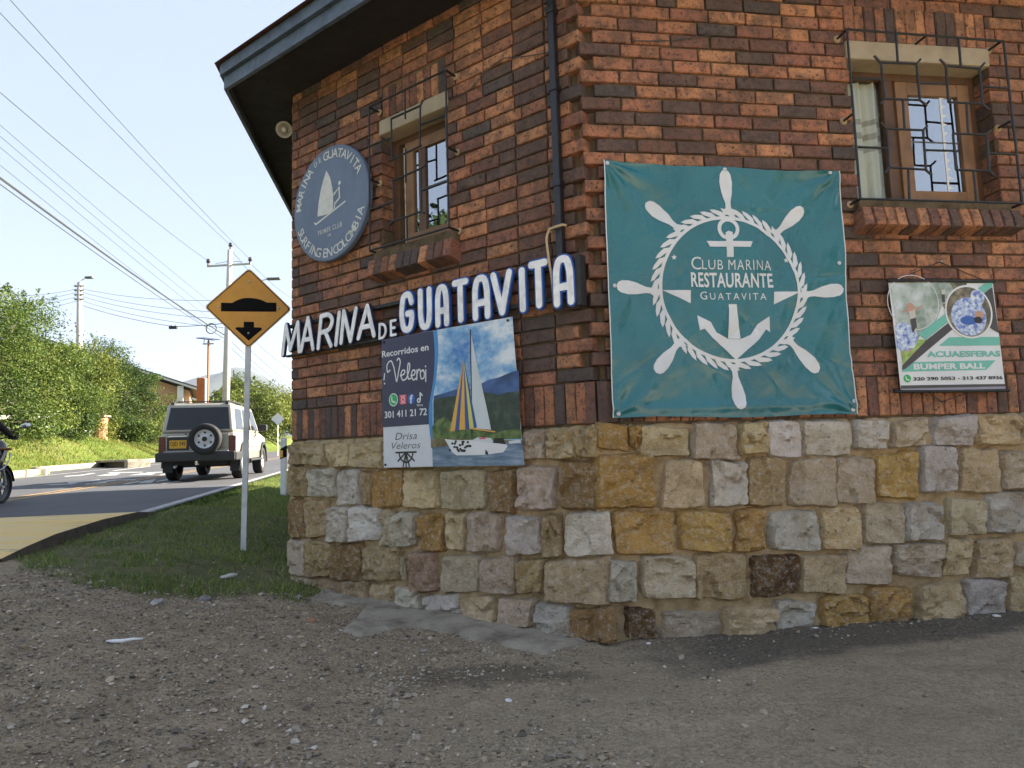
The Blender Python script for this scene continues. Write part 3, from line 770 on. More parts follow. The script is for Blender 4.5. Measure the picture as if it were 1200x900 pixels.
# ---- stone base
def stone_mesh(cs, seed, depth):
    """rough chipped stone: four corners in wall coordinates (local origin at its centre), face broken into facets"""
    r = random.Random(seed); nx, ny = 17, 14; (ax, ay), (bx, by), (cx_, cy_), (dx, dy) = cs
    fac = [(r.uniform(-1, 1), r.uniform(-1, 1), r.gauss(0, .55), r.gauss(0, .55), r.gauss(0, .22)) for _ in range(9)]
    vs = []
    for j in range(ny + 1):
        for i in range(nx + 1):
            u, v = i / nx * 2 - 1, j / ny * 2 - 1
            k = max(abs(u), abs(v)); rr = (abs(u) ** 14 + abs(v) ** 14) ** (1 / 14) or 1; f = k / rr if k > 0 else 1
            uu, vv = u * f, v * f; a, b = (uu + 1) / 2, (vv + 1) / 2
            x = (ax * (1 - a) + bx * a) * (1 - b) + (dx * (1 - a) + cx_ * a) * b; y = (ay * (1 - a) + by * a) * (1 - b) + (dy * (1 - a) + cy_ * a) * b
            w = .11 * mnoise.noise(Vector((x * 11, y * 11, seed * 7.1))) + .07 * mnoise.noise(Vector((x * 34, y * 34, seed * 3.3)))
            x *= 1 + w * k ** 2; y *= 1 + w * k ** 2
            ds = sorted(((u - q[0]) ** 2 + (v - q[1]) ** 2, n_) for n_, q in enumerate(fac)); q = fac[ds[0][1]]
            hh = 1 + q[2] * (u - q[0]) + q[3] * (v - q[1]) + q[4]
            hh += .30 * mnoise.noise(Vector((x * 26, y * 26, seed * 1.9))) + .22 * mnoise.noise(Vector((x * 60, y * 60, seed * 2.9)))
            e = 1 - k; fall = min(e / .10, 1); fall = fall * (2 - fall)
            vs.append((x, y, -.022 if k > .999 else depth * (.10 + .90 * fall) * min(max(hh, .3), 1.35)))
    mb = MB(); mb.add(vs, [(j * (nx + 1) + i, j * (nx + 1) + i + 1, (j + 1) * (nx + 1) + i + 1, (j + 1) * (nx + 1) + i) for j in range(ny) for i in range(nx)])
    me = mb.mesh('stone', M_STONE, True); me.set_sharp_from_angle(angle=radians(24)); return me
SC = {'w': (.82, .75, .64), 'w_': (0.820, 0.797, 0.601), 'g': (0.694, 0.588, 0.419), 'b': (0.764, 0.588, 0.340), 't': (0.556, 0.405, 0.215), 'o': (0.611, 0.353, 0.107), 'y': (0.764, 0.483, 0.147), 'p': (0.694, 0.548, 0.419), 'd': (0.125, 0.059, 0.028), 'n': (0.361, 0.216, 0.097), 'v': (0.472, 0.314, 0.238), 'l': (.73, .67, .57), 'l_': (0.820, 0.705, 0.487)}
STR = """0 65 85 140 o|85 70 120 130 o|122 70 258 158 b|265 62 398 162 p|402 62 474 155 b|477 57 572 160 w|580 53 712 150 w|720 48 816 140 w|828 48 928 132 g|943 42 1055 125 l|1070 38 1190 125 b|1205 35 1320 120 g
2 143 165 308 o|183 160 298 308 b|310 163 415 290 l|424 160 528 296 t|535 158 668 298 p|670 155 780 292 p|782 145 900 277 y|902 128 1007 263 w|1015 132 1125 262 b|1130 138 1260 246 p|1270 130 1390 240 l
48 312 225 440 o|233 312 376 428 y|385 303 472 420 o|487 310 622 422 w|632 295 738 416 b|748 285 858 400 g|863 285 967 392 l|987 272 1092 378 g|1103 252 1260 372 l|1270 255 1390 360 b
28 448 103 572 l|123 442 274 562 g|278 432 416 568 t|434 432 563 548 d|567 428 695 537 b|699 405 828 515 g|836 398 965 495 g|970 386 1046 492 b|1058 383 1168 493 b|1178 400 1280 470 g|1290 380 1400 465 b
2 582 45 680 n|78 587 168 668 d|185 590 350 672 g|356 575 498 662 b|505 560 615 650 l|632 548 755 632 y|757 522 880 640 o|890 510 1018 628 b|1028 503 1142 620 l|1150 490 1240 612 t|1250 480 1370 605 g"""
STL = """52 110 95 178 t|98 100 173 180 b|180 105 248 188 b|252 100 355 188 b|362 98 450 186 g|458 94 560 184 l|568 90 680 180 b|690 84 792 172 g|801 74 876 165 p|882 64 968 155 b|972 64 1040 152 t
52 182 108 280 t|116 186 205 287 w|209 196 280 305 w|284 197 319 303 t|322 193 418 318 o|422 190 528 318 b|538 186 682 322 g|686 192 774 326 n|784 182 908 326 p|922 163 1042 322 n
52 288 108 413 n|110 288 178 408 t|181 306 246 425 w|249 308 346 426 w|350 325 380 435 g|383 330 460 443 l|468 332 553 453 o|556 328 618 448 b|622 332 732 460 p|743 340 862 460 l|868 328 922 472 t|930 331 1066 470 w
52 417 105 530 g|110 420 188 535 t|195 430 283 545 n|286 440 410 550 t|414 465 432 545 g|434 452 527 580 v|535 458 658 585 g|660 466 780 592 p|783 476 866 592 t|870 474 1062 622 b
55 535 118 612 g|122 540 220 618 t|224 545 300 624 t|308 556 380 642 b|382 563 468 652 l|475 588 592 672 l|600 596 712 690 b|715 600 832 706 p|845 622 952 738 l|957 628 1082 742 n"""
base = link('stone_base', None, bld, INV)
def mortar_face(side, u0, u1):
    nx = int((u1 - u0) / .022); ny = 56; vs = []
    for j in range(ny + 1):
        for i in range(nx + 1):
            u = u0 + (u1 - u0) * i / nx; z = -.15 + (ZB + .15) * j / ny
            o = -.003 + .018 * fbm(u * 6, z * 6, 5 if side == 'L' else 9, 4) + .016 * fbm(u * 30, z * 30, 2, 3)
            if j == ny: o = -.03
            vs.append((u, z, o))
    return vs, [(j * (nx + 1) + i, j * (nx + 1) + i + 1, (j + 1) * (nx + 1) + i + 1, (j + 1) * (nx + 1) + i) for j in range(ny) for i in range(nx)]
baseL = link('base_wall', None, base, frame('L')); baseR = link('base_wall', None, base, frame('R'))
bpy.data.objects.remove(baseL); bpy.data.objects.remove(baseR)
for side, u0, u1 in (('L', -LLEN - .012, .012), ('R', -.012, 5.0)):
    vs, fs = mortar_face(side, u0, u1); mb = MB(); mb.add(vs, fs); mb.build('mortar_face', M_MORTAR2, base, frame(side), smooth=True)
MB().prism([tuple(p) for p in offset_poly(FOOT, -.02)], -.2, ZB - .03).build('base_core', M_MORTAR2, base)
seed = 0
for side, txt, zx, zy, sc in (('R', STR, 700, 470, 2.4), ('L', STL, 320, 480, 2.727)):
    for row in txt.split('\n'):
        for it in row.split('|'):
            a = it.split(); x0, y0, x1, y1 = map(float, a[:4]); seed += 1; r = random.Random(seed)
            cs = [W(side, zx + x / sc, zy + y / sc, .02) for x, y in ((x0, y0), (x1, y0), (x1, y1), (x0, y1))]
            cu = sum(c[0] for c in cs) / 4; cz = sum(c[1] for c in cs) / 4; cs = [(cu + (u - cu) * 1.05, cz + (z - cz) * 1.05) for u, z in cs]
            cs = [(u - cu + r.uniform(-.017, .017), z - cz + r.uniform(-.017, .017)) for u, z in (cs[3], cs[2], cs[1], cs[0])]
            o = link('stone', stone_mesh(cs, seed, r.uniform(.026, .048)), base, frame(side, cu, cz, .008))
            c0 = SC[a[4]]; k = r.uniform(.85, 1.15); o.color = (c0[0] * k, c0[1] * k * r.uniform(.97, 1.03), c0[2] * k * r.uniform(.92, 1.08), 1)

# ---- windows
def window(side, win, lin_, kind):
    w = link('window', None, bld, INV @ frame(side)); u0, u1, z0, z1 = win
    mb = MB(); mb.cbox(lin_[0], lin_[1], lin_[2], lin_[3], -.20, .012, .012); mb.build('lintel', M_CONC, w)
    o = -.13
    fr = MB(); t = .05
    fr.cbox(u0 - .01, u0 + t, z0, z1 + .02, o - .06, o, .004); fr.cbox(u1 - t, u1 + .01, z0, z1 + .02, o - .06, o, .004)
    fr.cbox(u0 + t, u1 - t, z1 - t, z1 + .02, o - .06, o - .001, .004); fr.cbox(u0 + t, u1 - t, z0 - .01, z0 + t, o - .06, o - .001, .004)
    fr.build('window_frame', M_WOODD, w)
    def casement(a, b, mt, s=.075, oo=0.0):
        q = MB(); za, zb = z0 + t, z1 - t - .012
        q.cbox(a, a + s, za, zb, o - .045 + oo, o + .012 + oo, .005); q.cbox(b - s, b, za, zb, o - .045 + oo, o + .012 + oo, .005)
        q.cbox(a + s, b - s, zb - s, zb, o - .045 + oo, o + .011 + oo, .005); q.cbox(a + s, b - s, za, za + s, o - .045 + oo, o + .011 + oo, .005)
        q.build('sash', mt, w)
        MB().box(a + s - .005, b - s + .005, za + s - .005, zb - s + .005, o - .012 + oo, o - .008 + oo).build('pane', M_PANE, w)
        return za, zb
    if kind == 'R':
        MB().cbox(2.085, 2.165, z0 + t, z1 - t, o - .06, o - .002, .004).build('mullion', M_WOODD, w)
        casement(2.165, 2.71, M_WOOD, .088, .004)
        MB().box(u0 + t, 2.085, z0 + t, z1 - t, o - .030, o - .026).build('pane', glass_mat('thin pane', .0), w)
        # glazing bars and ragged tape down the right-hand edge of the pane
        MB().box(2.255, 2.62, 2.99, 2.998, o - .007, o + .0).build('glazing_bar', M_GREY, w)
        q = MB(); q.box(2.500, 2.512, z0 + t + .085, z1 - t - .1, o - .007, o - .001)
        for k in range(11):
            zz = z0 + .16 + k * .062; q.add([(2.512, zz, o - .003), (2.545, zz + .012, o - .003), (2.512, zz + .026, o - .003)], [(0, 1, 2)])
        q.build('peeling_tape', M_WHITE, w)
        cu0, cu1 = u0 + .02, 2.16
    else:
        casement(u0 + .13, u1 + .10, M_WOOD, .085, .004)
        MB().cbox(-1.47, -1.40, z0 + .13, z1 - .15, o - .02, o + .012, .004).build('sash', M_WOODD, w)
        MB().box(-1.40, u1, 2.98, 2.988, o - .007, o + .001).build('glazing_bar', M_GREY, w)
        cu0, cu1 = u0 + .02, u0 + .30
    # curtain
    q = MB(); N = 60; vs = []; H = 14
    for j in range(H + 1):
        for i in range(N + 1):
            u = cu0 + (cu1 - cu0) * i / N; z = z0 - .02 + (z1 - z0) * j / H
            vs.append((u, z, o - .062 + .022 * sin(i / N * 21 + .4 * sin(z * 3)) + .008 * sin(i / N * 47)))
    q.add(vs, [(j * (N + 1) + i, j * (N + 1) + i + 1, (j + 1) * (N + 1) + i + 1, (j + 1) * (N + 1) + i) for j in range(H) for i in range(N)])
    m, nt, b = new_mat('striped curtain cloth'); v = coords(nt); sp = nd(nt, 'ShaderNodeSeparateXYZ'); nt.links.new(v, sp.inputs[0])
    st = ramp(nt, sp.outputs['Y'], [(0, 0), (1, 0)]); mpv = nd(nt, 'ShaderNodeMapRange'); mpv.inputs['From Min'].default_value = 2.5; mpv.inputs['From Max'].default_value = 3.5; nt.links.new(sp.outputs['Y'], mpv.inputs[0])
    W1, W2 = (.86, .78, .64), (.55, .47, .36)
    cc = ramp(nt, mpv.outputs[0], [(0, W1), (.44, W2), (.475, W1), (.52, W2), (.565, W1), (.62, W2), (.66, W1)], 'CONSTANT'); nt.links.new(cc, b.inputs['Base Color']); b.inputs['Roughness'].default_value = .9
    q.build('curtain', m, w, smooth=True)
    # sloping brick sill
    if kind == 'R': s0, s1 = 1.70, 2.80
    else: s0, s1 = -1.80, -.97
    n = int(round((s1 - s0) / .075)); wd = (s1 - s0) / n
    for k in range(n):
        Mx = Matrix.Translation((s0 + (k + .5) * wd, 2.40, .10 + random.uniform(-.004, .004))) @ Matrix.Rotation(radians(-14), 4, 'X') @ Matrix.Rotation(pi / 2 + random.gauss(0, .01), 4, 'Z') @ Matrix.Diagonal((.125 / .235, (wd - .008) / .0655, 1.85, 1))
        link('sill_brick', random.choice(SV), w, Mx)
    MB().box(s0 + .02, s1 - .02, 2.36, z0 + .004, -.13, .045).build('sill_bed', M_MORTAR, w)
    return w
window('R', WIN_R, LIN_R, 'R'); window('L', WIN_L, LIN_L, 'L')

def grille(side, zx, zy, sc, lines, ties, o=.10, r=.0075):
    g = link('window_grille', None, bld, INV @ frame(side))
    for ln in lines:
        pts = [W(side, zx + x / sc, zy + y / sc, o) for x, y in ln]
        jit = random.uniform(-.002, .002)
        MB().tube([(u, z, o + jit) for u, z in pts], r, 6).build('bar', M_IRON, g)
    for x, y in ties:
        u, z = W(side, zx + x / sc, zy + y / sc, o)
        MB().tube([(u, z, o), (u, z, -.03)], r * 1.1, 6).build('bar', M_IRON, g)
        MB().lathe([(.026, -.002), (.022, .004), (.008, .006)], 10, Matrix.Translation((u, z, 0))).build('mortar_patch', M_MORTAR2, g)
def sqr(a, b, c, d): return [[a, b], [b, c], [c, d], [d, a]]
grille('R', 970, 20, 3.335, sqr((75, 48), (688, 95), (762, 728), (128, 710)) +
       sqr((207, 178), (347, 183), (360, 325), (222, 320)) + [[(182, 150), (207, 178)], [(347, 183), (363, 165)], [(360, 325), (388, 347)], [(222, 320), (203, 340)], [(265, 62), (273, 180)], [(97, 238), (213, 243)], [(293, 322), (300, 440)], [(352, 258), (465, 262)]] +
       sqr((462, 190), (593, 202), (605, 340), (472, 333)) + [[(437, 165), (462, 190)], [(593, 202), (612, 180)], [(605, 340), (632, 362)], [(510, 82), (520, 195)], [(600, 270), (708, 280)], [(543, 338), (550, 455)]] +
       sqr((232, 437), (372, 443), (383, 597), (242, 588)) + [[(207, 413), (232, 437)], [(372, 443), (390, 425)], [(383, 597), (407, 618)], [(242, 588), (222, 610)], [(120, 508), (237, 513)], [(315, 595), (320, 715)], [(380, 520), (490, 523)]] +
       sqr((490, 455), (620, 460), (632, 602), (502, 597)) + [[(620, 460), (640, 440)], [(632, 602), (655, 622)], [(628, 532), (738, 538)], [(570, 602), (582, 722)]],
       ((75, 48), (102, 375), (128, 710), (385, 72), (678, 95), (718, 405), (762, 728)))
grille('L', 410, 80, 3.46, sqr((78, 158), (388, 8), (402, 645), (80, 740)) +
       [[(168, 205), (285, 152)], [(168, 205), (170, 372)], [(285, 152), (283, 315)], [(160, 377), (290, 313)], [(285, 152), (297, 127)], [(223, 92), (225, 205)], [(80, 315), (168, 283)], [(284, 230), (391, 190)], [(226, 328), (228, 465)],
        [(172, 457), (290, 405)], [(175, 457), (178, 620)], [(178, 620), (290, 580)], [(290, 580), (288, 407)], [(290, 405), (306, 394)], [(178, 620), (158, 640)], [(290, 580), (303, 588)], [(82, 573), (176, 542)], [(289, 497), (397, 458)], [(230, 600), (232, 692)]],
       ((78, 158), (388, 8), (395, 320), (402, 645), (80, 740), (79, 450)))

# ---- rain pipe
mb = MB(); u = -.16
mb.cbox(u - .022, u + .022, 2.13, 4.1, .012, .060, .008); mb.build('downpipe', M_PIPE, bld, INV @ frame('L'))
for z in (2.62, 3.22, 3.72): MB().cbox(u - .028, u + .028, z - .02, z + .02, .004, .067, .005).build('pipe_clip', M_PIPE, bld, INV @ frame('L'))
# thin cable tacked along the wall
pts = []
for i, (x, y) in enumerate(((527, 118), (548, 108), (562, 92), (575, 78), (590, 68), (615, 66), (640, 62), (650, 58))):
    a, z = W('L', x, y, .008); pts.append((a, z, .008))
MB().tube(pts, .003, 5).build('wall_cable', M_WIRE, bld, INV @ frame('L'))
pts = [(*W('R', 640 + x / 4.5, y / 4.5, .008), .008) for x, y in ((455, 215), (560, 216), (680, 212), (760, 200), (850, 188), (880, 185))]
MB().tube(pts, .003, 5).build('wall_cable', M_WIRE, bld, INV @ frame('R'))

# concrete apron broken along the foot of the left wall
ap = [gpx(x, y) for x, y in ((362, 704), (398, 712), (425, 716), (412, 728), (398, 741), (425, 746), (448, 739), (478, 736), (520, 740), (560, 749), (605, 760), (640, 766), (668, 757), (690, 748), (688, 738), (640, 732), (560, 716), (480, 702), (420, 692), (380, 690))]
mb = MB(); bm = bmesh.new()
pv = [bm.verts.new((p[0], p[1], 0)) for p in ap]; bm.faces.new(pv[::-1]); bmesh.ops.triangulate(bm, faces=list(bm.faces))
for _ in range(4):
    bmesh.ops.subdivide_edges(bm, edges=[e for e in bm.edges if e.calc_length() > .04], cuts=1); bmesh.ops.triangulate(bm, faces=[f for f in bm.faces if len(f.verts) > 3])
bnd = {v for e in bm.edges if e.is_boundary for v in e.verts}
for v in bm.verts:
    z = hgt(v.co.x, v.co.y); d = -(np.array([v.co.x, v.co.y]) - C) @ NL
    v.co.x += .02 * fbm(v.co.x * 6, v.co.y * 6, 4, 3) * (1 if v in bnd else 0); v.co.y += .02 * fbm(v.co.x * 6, v.co.y * 6, 14, 3) * (1 if v in bnd else 0)
    v.co.z = z + (-.004 if v in bnd else .016 + .012 * fbm(v.co.x * 4, v.co.y * 4, 7, 3) + .007 * fbm(v.co.x * 17, v.co.y * 17, 3, 3)) + .02 * fbm(v.co.x * .9, v.co.y * .9, 3.1, 4)
me = bpy.data.meshes.new('concrete_apron'); bmesh.ops.recalc_face_normals(bm, faces=bm.faces); bm.to_mesh(me); bm.free(); me.materials.append(M_CONC2); me.polygons.foreach_set('use_smooth', [True] * len(me.polygons))
struct(link('concrete_apron', me))

# ================================================================== SIGNS ON THE WALLS
GL = {'M': [[(0, 0), (.2, 1)], [(.2, 1), (.45, .12)], [(.45, .12), (.88, 1)], [(.88, 1), (.95, 0)]], 'A': [[(0, 0), (.6, 1)], [(.6, 1), (1, 0)], [(.24, .33), (.86, .33)]],
      'R': [[(0, 0), (.22, 1)], spline([(.22, 1), (.72, 1), (.97, .8), (.75, .53), (.14, .47)], 6), [(.5, .48), (.88, 0)]], 'I': [[(.1, 0), (.9, 1)]],
      'N': [[(0, 0), (.2, 1)], [(.2, 1), (.62, 0)], [(.62, 0), (1, 1)]], 'd': [[(0, 0), (.06, 1)], spline([(.06, 1), (.75, .88), (.98, .45), (.65, .06), (0, 0)], 6)],
      'e': [[(.05, 0), (.05, 1)], [(.05, 1), (1, 1)], [(.05, .5), (.8, .5)], [(.05, 0), (1, 0)]],
      'G': [spline([(1, .76), (.82, .96), (.5, 1), (.16, .92), (0, .6), (0, .38), (.16, .08), (.5, 0), (.84, .06), (1, .28), (1, .45)], 5), [(1, .45), (.58, .45)]],
      'U': [spline([(0, 1), (0, .62), (.02, .3), (.18, .06), (.5, 0), (.82, .06), (.98, .3), (1, .62), (1, 1)], 5)],
      'B': [spline([(0, 0), (0, .4), (.03, .72), (.2, .95), (.5, 1), (.8, .95), (.97, .72), (1, .4), (1, 0)], 5), [(.06, .36), (.94, .36)]],
      'T': [[(0, 1), (1, 1)], [(.5, .95), (.5, 0)]], 'V': [[(0, 1), (.5, 0)], [(.5, 0), (1, 1)]], 'J': [[(.5, 0), (.5, 1)]]}
ls = thing('letter_sign', 'cut-out white letters with blue edges on rails across the shaded wall', 'sign', frame('L', -1.45, 2.02, 0))
LETTERS = [('M', 2.895, 2.607, 2.152, 1.868), ('A', 2.645, 2.443, 2.168, 1.868), ('R', 2.425, 2.199, 2.158, 1.866), ('I', 2.215, 2.115, 2.155, 1.868), ('N', 2.148, 1.925, 2.156, 1.875), ('A', 1.951, 1.733, 2.158, 1.884),
           ('d', 1.713, 1.615, 1.995, 1.861), ('e', 1.595, 1.514, 2.0, 1.868), ('G', 1.497, 1.338, 2.181, 1.871), ('U', 1.315, 1.168, 2.181, 1.868), ('B', 1.155, 1.014, 2.175, 1.866), ('T', 1.0, .841, 2.181, 1.872),
           ('B', .828, .665, 2.177, 1.866), ('V', .675, .486, 2.174, 1.87), ('J', .453, .39, 2.165, 1.866), ('T', .382, .22, 2.185, 1.872), ('B', .207, .048, 2.18, 1.858)]
OF = .06
for ch, s0, s1, zt_, zb_ in LETTERS:
    thick = ch in 'GUBTVJ'; hw = .0215 if thick else (.009 if ch in 'de' else .0165); e = .010 if thick else .006
    if ch in 'MARIN' and not thick: hw = .0175
    p = hw + e
    u0, u1 = -s0 + p + 1.45, -s1 - p + 1.45; z0, z1 = zb_ + p - 2.02, zt_ - p - 2.02
    face = MB(); edge = MB()
    for i, st in enumerate(GL[ch]):
        pts = [(u0 + (u1 - u0) * x, z0 + (z1 - z0) * y) for x, y in st]
        face.prism(ribbon(pts, hw), OF + .004, OF + .018 + i * .0006); edge.prism(ribbon(pts, hw + e), OF - .006 - i * .0004, OF + .013 + i * .0006)
    lt = face.build('letter', M_WHITEW, ls); edge.build('letter_edge', M_BLUE if thick else M_NAVY, lt)
for z in (-.09, .10): MB().box(-1.38, 1.40, z - .012, z + .012, .012, OF - .014).build('rail', M_BLACK, ls)
MB().box(-1.42, -.29, -.150, -.135, .015, OF - .014).build('rail', M_BLACK, ls)
MB().cbox(1.405, 1.435, -.16, .14, .005, .075, .004).build('end_board', M_BLACK, ls)
for x in (-1.2, -.5, .2, .9): MB().tube([(x, .10, .03), (x, .10, -.03)], .008, 6).build('bracket', M_BLACK, ls)
rp = thing('rope_tie', 'frayed jute rope tied round the rain pipe above the letters', 'rope', frame('L', -.16, 2.2, 0))
MB().tube([(-.055, .135, .06), (-.05, .142, .082), (0, .146, .086), (.045, .15, .08), (.05, .152, .05)], .008, 6).build('rope_loop', M_ROPE, rp)
MB().tube(spline([(-.052, .14, .078), (-.066, .09, .085), (-.062, .02, .085), (-.05, -.06, .09), (-.055, -.16, .06), (-.05, -.30, .055)], 5), .0075, 6).build('rope_tail', M_ROPE, rp)

def arc_text(mb, s, r, a0, a1, h, z=0.0, bold=0.0, inward=True, shear=0.0):
    """characters along a circle; inward=True: tops point outwards (upper arc)"""
    n = len(s)
    for i, ch in enumerate(s):
        if ch == ' ': continue
        a = radians(a0 + (a1 - a0) * i / max(n - 1, 1)); v, f = text_raw(ch, bold, shear)
        lo = v.min(0); hi = v.max(0); k = h / .69; w = (hi[0] - lo[0]) * k; hh = h * (hi[1] - lo[1]) / .69
        tx, ty = (sin(a), -cos(a)) if inward else (-sin(a), cos(a)); ux, uy = (cos(a), sin(a)) if inward else (-cos(a), -sin(a))
        cx_, cy_ = r * cos(a), r * sin(a); out = []
        for p in v:
            x = (p[0] - (lo[0] + hi[0]) / 2) * k; y = (p[1]) * k - h / 2
            out.append((cx_ + tx * x + ux * y, cy_ + ty * x + uy * y, z))
        mb.add(out, f)
# ---- round sign
rs = thing('round_sign', 'round slate-blue sign with a windsurfer, hung left of the small window', 'sign', frame('L', -2.262, 3.025, 0))
R_ = .462
MB().lathe([(R_ - .01, .025), (R_, .032), (R_, .064), (R_ - .008, .070), (.0005, .0705)], 72).build('disc', M_SLATE, rs)
MB().box(-.3, .3, -.02, .02, .0, .026).build('batten', M_BLACK, rs)
z = .0718; mb = MB()
arc_text(mb, 'MARINA', .395, 172, 128, .068, z, .012); arc_text(mb, 'DE', .40, 115, 107, .042, z, .006); arc_text(mb, 'GUATAVITA', .395, 96, 28, .068, z, .012)
mb.build('lettering', M_CREAM, rs); mb = MB(); arc_text(mb, 'SURFING', .395, 203, 250, .072, z, .008, False); arc_text(mb, 'EN', .395, 262, 270, .072, z, .008, False); arc_text(mb, 'COLOMBIA', .395, 281, 338, .072, z, .008, False)
mb.build('lettering', M_CREAM, rs)
mb = MB()
sail = spline([(-.035, .275), (.015, .19), (.045, .06), (.045, -.075)], 6) + spline([(.045, -.075), (-.02, -.085), (-.15, -.075)], 4)[1:] + spline([(-.15, -.075), (-.13, .05), (-.09, .17), (-.035, .275)], 6)[1:-1]
mb.flat(sail[::-1], z); mb.flat(ribbon([(-.17, -.135), (.19, -.035)], .007), z); mb.flat(ribbon([(-.17, -.135), (-.185, -.12)], .006), z + .0003)
mb.flat(circle(.125, .13, .016, 16), z); mb.flat(ribbon([(.055, .06), (.12, .095)], .005), z + .0003); mb.flat(ribbon([(.12, .095), (.125, .01), (.07, -.02)], .008), z + .0006); mb.flat(ribbon([(.07, -.02), (.06, -.07)], .007), z + .0009)
mb.flat(ribbon([(.10, .08), (.055, .045)], .004), z + .0012)
mb.build('emblem', M_CREAM, rs)
mb = MB(); text(mb, 'PRIMER CLUB', -.14, -.235, .15, -.195, z, .006, 0, 1.25, .04); mb.build('lettering', M_CREAM, rs); mb = MB(); text(mb, 'DE', -.02, -.268, .02, -.248, z, .004); mb.build('lettering', M_CREAM, rs)

# ---- printing inks
def ink(name, c, rough=.42, var=.08): return simple(name, c, rough, var, 6)
I_WHITE = ink('printed white', (.62, .63, .63)); I_NAVY = ink('printed navy', (.030, .033, .075)); I_LBLUE = ink('printed blue ribbon', (.05, .22, .48)); I_PAPER = ink('printed pale grey', (.55, .57, .60))
I_BLACK = ink('printed black', (.012, .012, .014)); I_GREEN = ink('printed green', (.02, .36, .10)); I_PINK = ink('printed pink', (.62, .07, .12)); I_FB = ink('printed mid blue', (.03, .10, .36))
def cloud_ink(name, c1, c2, c3, scale=3.0, lo=.4, hi=.62, stretch=(1, 1, 1)):
    m, nt, b = new_mat(name); v = coords(nt, 'Object', stretch)
    n = tex(nt, v, scale, 7, .62); n2 = tex(nt, v, scale * 4.5, 6, .7)
    c = ramp(nt, n, [(lo, c1), ((lo + hi) / 2, c2), (hi, c3)]); c = mixc(nt, ramp(nt, n2, [(.45, 0), (.7, .35)]), c, c3)
    nt.links.new(c, b.inputs['Base Color']); b.inputs['Roughness'].default_value = .42; return m
P_SKY = cloud_ink('printed cloudy sky', (.035, .17, .42), (.17, .35, .55), (.62, .66, .68), 3.2, .36, .62, (1, 1.5, 1)); P_HILLB = cloud_ink('printed blue hill', (.018, .035, .10), (.03, .07, .19), (.05, .11, .26), 5)
P_HILL = cloud_ink('printed wooded hill', (.010, .018, .016), (.022, .038, .026), (.06, .085, .06), 14, .35, .7); P_BUSH = cloud_ink('printed bushes', (.03, .06, .015), (.07, .12, .03), (.14, .18, .06), 18)
P_SEA = cloud_ink('printed lake', (.055, .10, .17), (.13, .19, .27), (.30, .36, .42), 9, .35, .68, (.5, 3, 1)); P_SHORE = cloud_ink('printed shore', (.08, .065, .03), (.14, .11, .05), (.2, .17, .1), 12)
I_YEL = ink('printed sail yellow', (.60, .33, .06)); I_SBLUE = ink('printed sail blue', (.03, .07, .22)); I_SAIL = ink('printed pale sail', (.50, .55, .56)); I_LIME = ink('printed sail lime', (.50, .50, .12))

# ---- sailing-trip poster
PO = .074
o0 = W('L', 450, 548, PO); PU, PZ = o0
ps = thing('sailing_poster', 'sailing-trip poster with a boat photo and navy text panel under the letters', 'poster', frame('L', PU, PZ, PO))
def q5(x, y): u, zz = W('L', 440 + x / 5, 370 + y / 5, PO); return (u - PU, zz - PZ)
tl = (q5(38, 150)[0], q5(800, 5)[1]); tr = q5(800, 5); br = q5(868, 872); bl = (0, 0)
def pfold(x, y): return .005 * sin(x * 3.1 + .5) + .004 * fbm(x * 2.2, y * 3.0, 2.0, 3)
def pw(x, y, zz): return (x, y, pfold(x, y) + zz)
PWd, PHt = tr[0], tr[1]
def blend(poly, z=0.0): mb = MB(); mb.flat(poly, z); return mb
def decal(par, name, mb, mat, fn, dz, maxe=.05):
    mb.v = [(p[0], p[1], p[2] + dz) for p in mb.v]
    return warp(mb, fn, maxe, 4).build(name, mat, par)
outline = [bl, br, tr, tl]
warp(blend(outline), pw, .04, 6).build('sheet', I_PAPER, ps)
z_ = .0015
wave = [q5(340, 60), q5(350, 180), q5(350, 280), q5(338, 400), q5(318, 520), q5(316, 600), q5(325, 700), q5(338, 790), q5(345, 886)]
wave = spline(wave, 5); wave = [(x, min(max(y, .0015), tl[1] - .0015)) for x, y in wave]
wx = lambda y: min(wave, key=lambda p: abs(p[1] - y))[0]
dv = q5(180, 645)[1]
lefttop = [(tl[0], dv), (wx(dv), dv)] + [p for p in reversed(wave) if p[1] > dv + .005] + [tl]
decal(ps, 'navy_panel', blend(lefttop), I_NAVY, pw, z_)
inn = [(x + .030 + .006 * sin(y * 9), y) for x, y in wave]
decal(ps, 'blue_ribbon', blend(wave[::-1] + inn), I_LBLUE, pw, z_)
rgt = lambda y: br[0] + (tr[0] - br[0]) * y / PHt - .002
photo = inn[::-1][:1] and [p for p in inn[::-1]]          # bottom -> top along the ribbon
decal(ps, 'photo_sky', blend([(rgt(0), .002), (rgt(PHt), PHt - .002)] + inn), P_SKY, pw, z_ - .0004)
def area(pts, lo, z, mat, name):
    """region of the photo print under a skyline"""
    pts = [q5(*p) for p in pts]; x0 = pts[0][0]; x1 = pts[-1][0]
    decal(ps, name, blend([(x0, lo)] + [(x1, lo)] + pts[::-1]), mat, pw, z)
yw = q5(600, 745)[1]; ys = q5(400, 722)[1]
area([(345, 470), (420, 450), (470, 432), (530, 440), (600, 410), (660, 375), (720, 362), (770, 340), (820, 322), (838, 320)], ys, z_ + .0002, P_HILLB, 'photo_hill')
area([(343, 492), (400, 478), (470, 470), (560, 455), (620, 445), (680, 455), (720, 465), (770, 450), (842, 440)], ys, z_ + .0005, P_HILL, 'photo_hill')
area([(338, 650), (370, 610), (410, 590), (440, 620), (520, 660), (700, 690), (760, 670), (852, 665)], ys - .02, z_ + .0008, P_BUSH, 'photo_bushes')
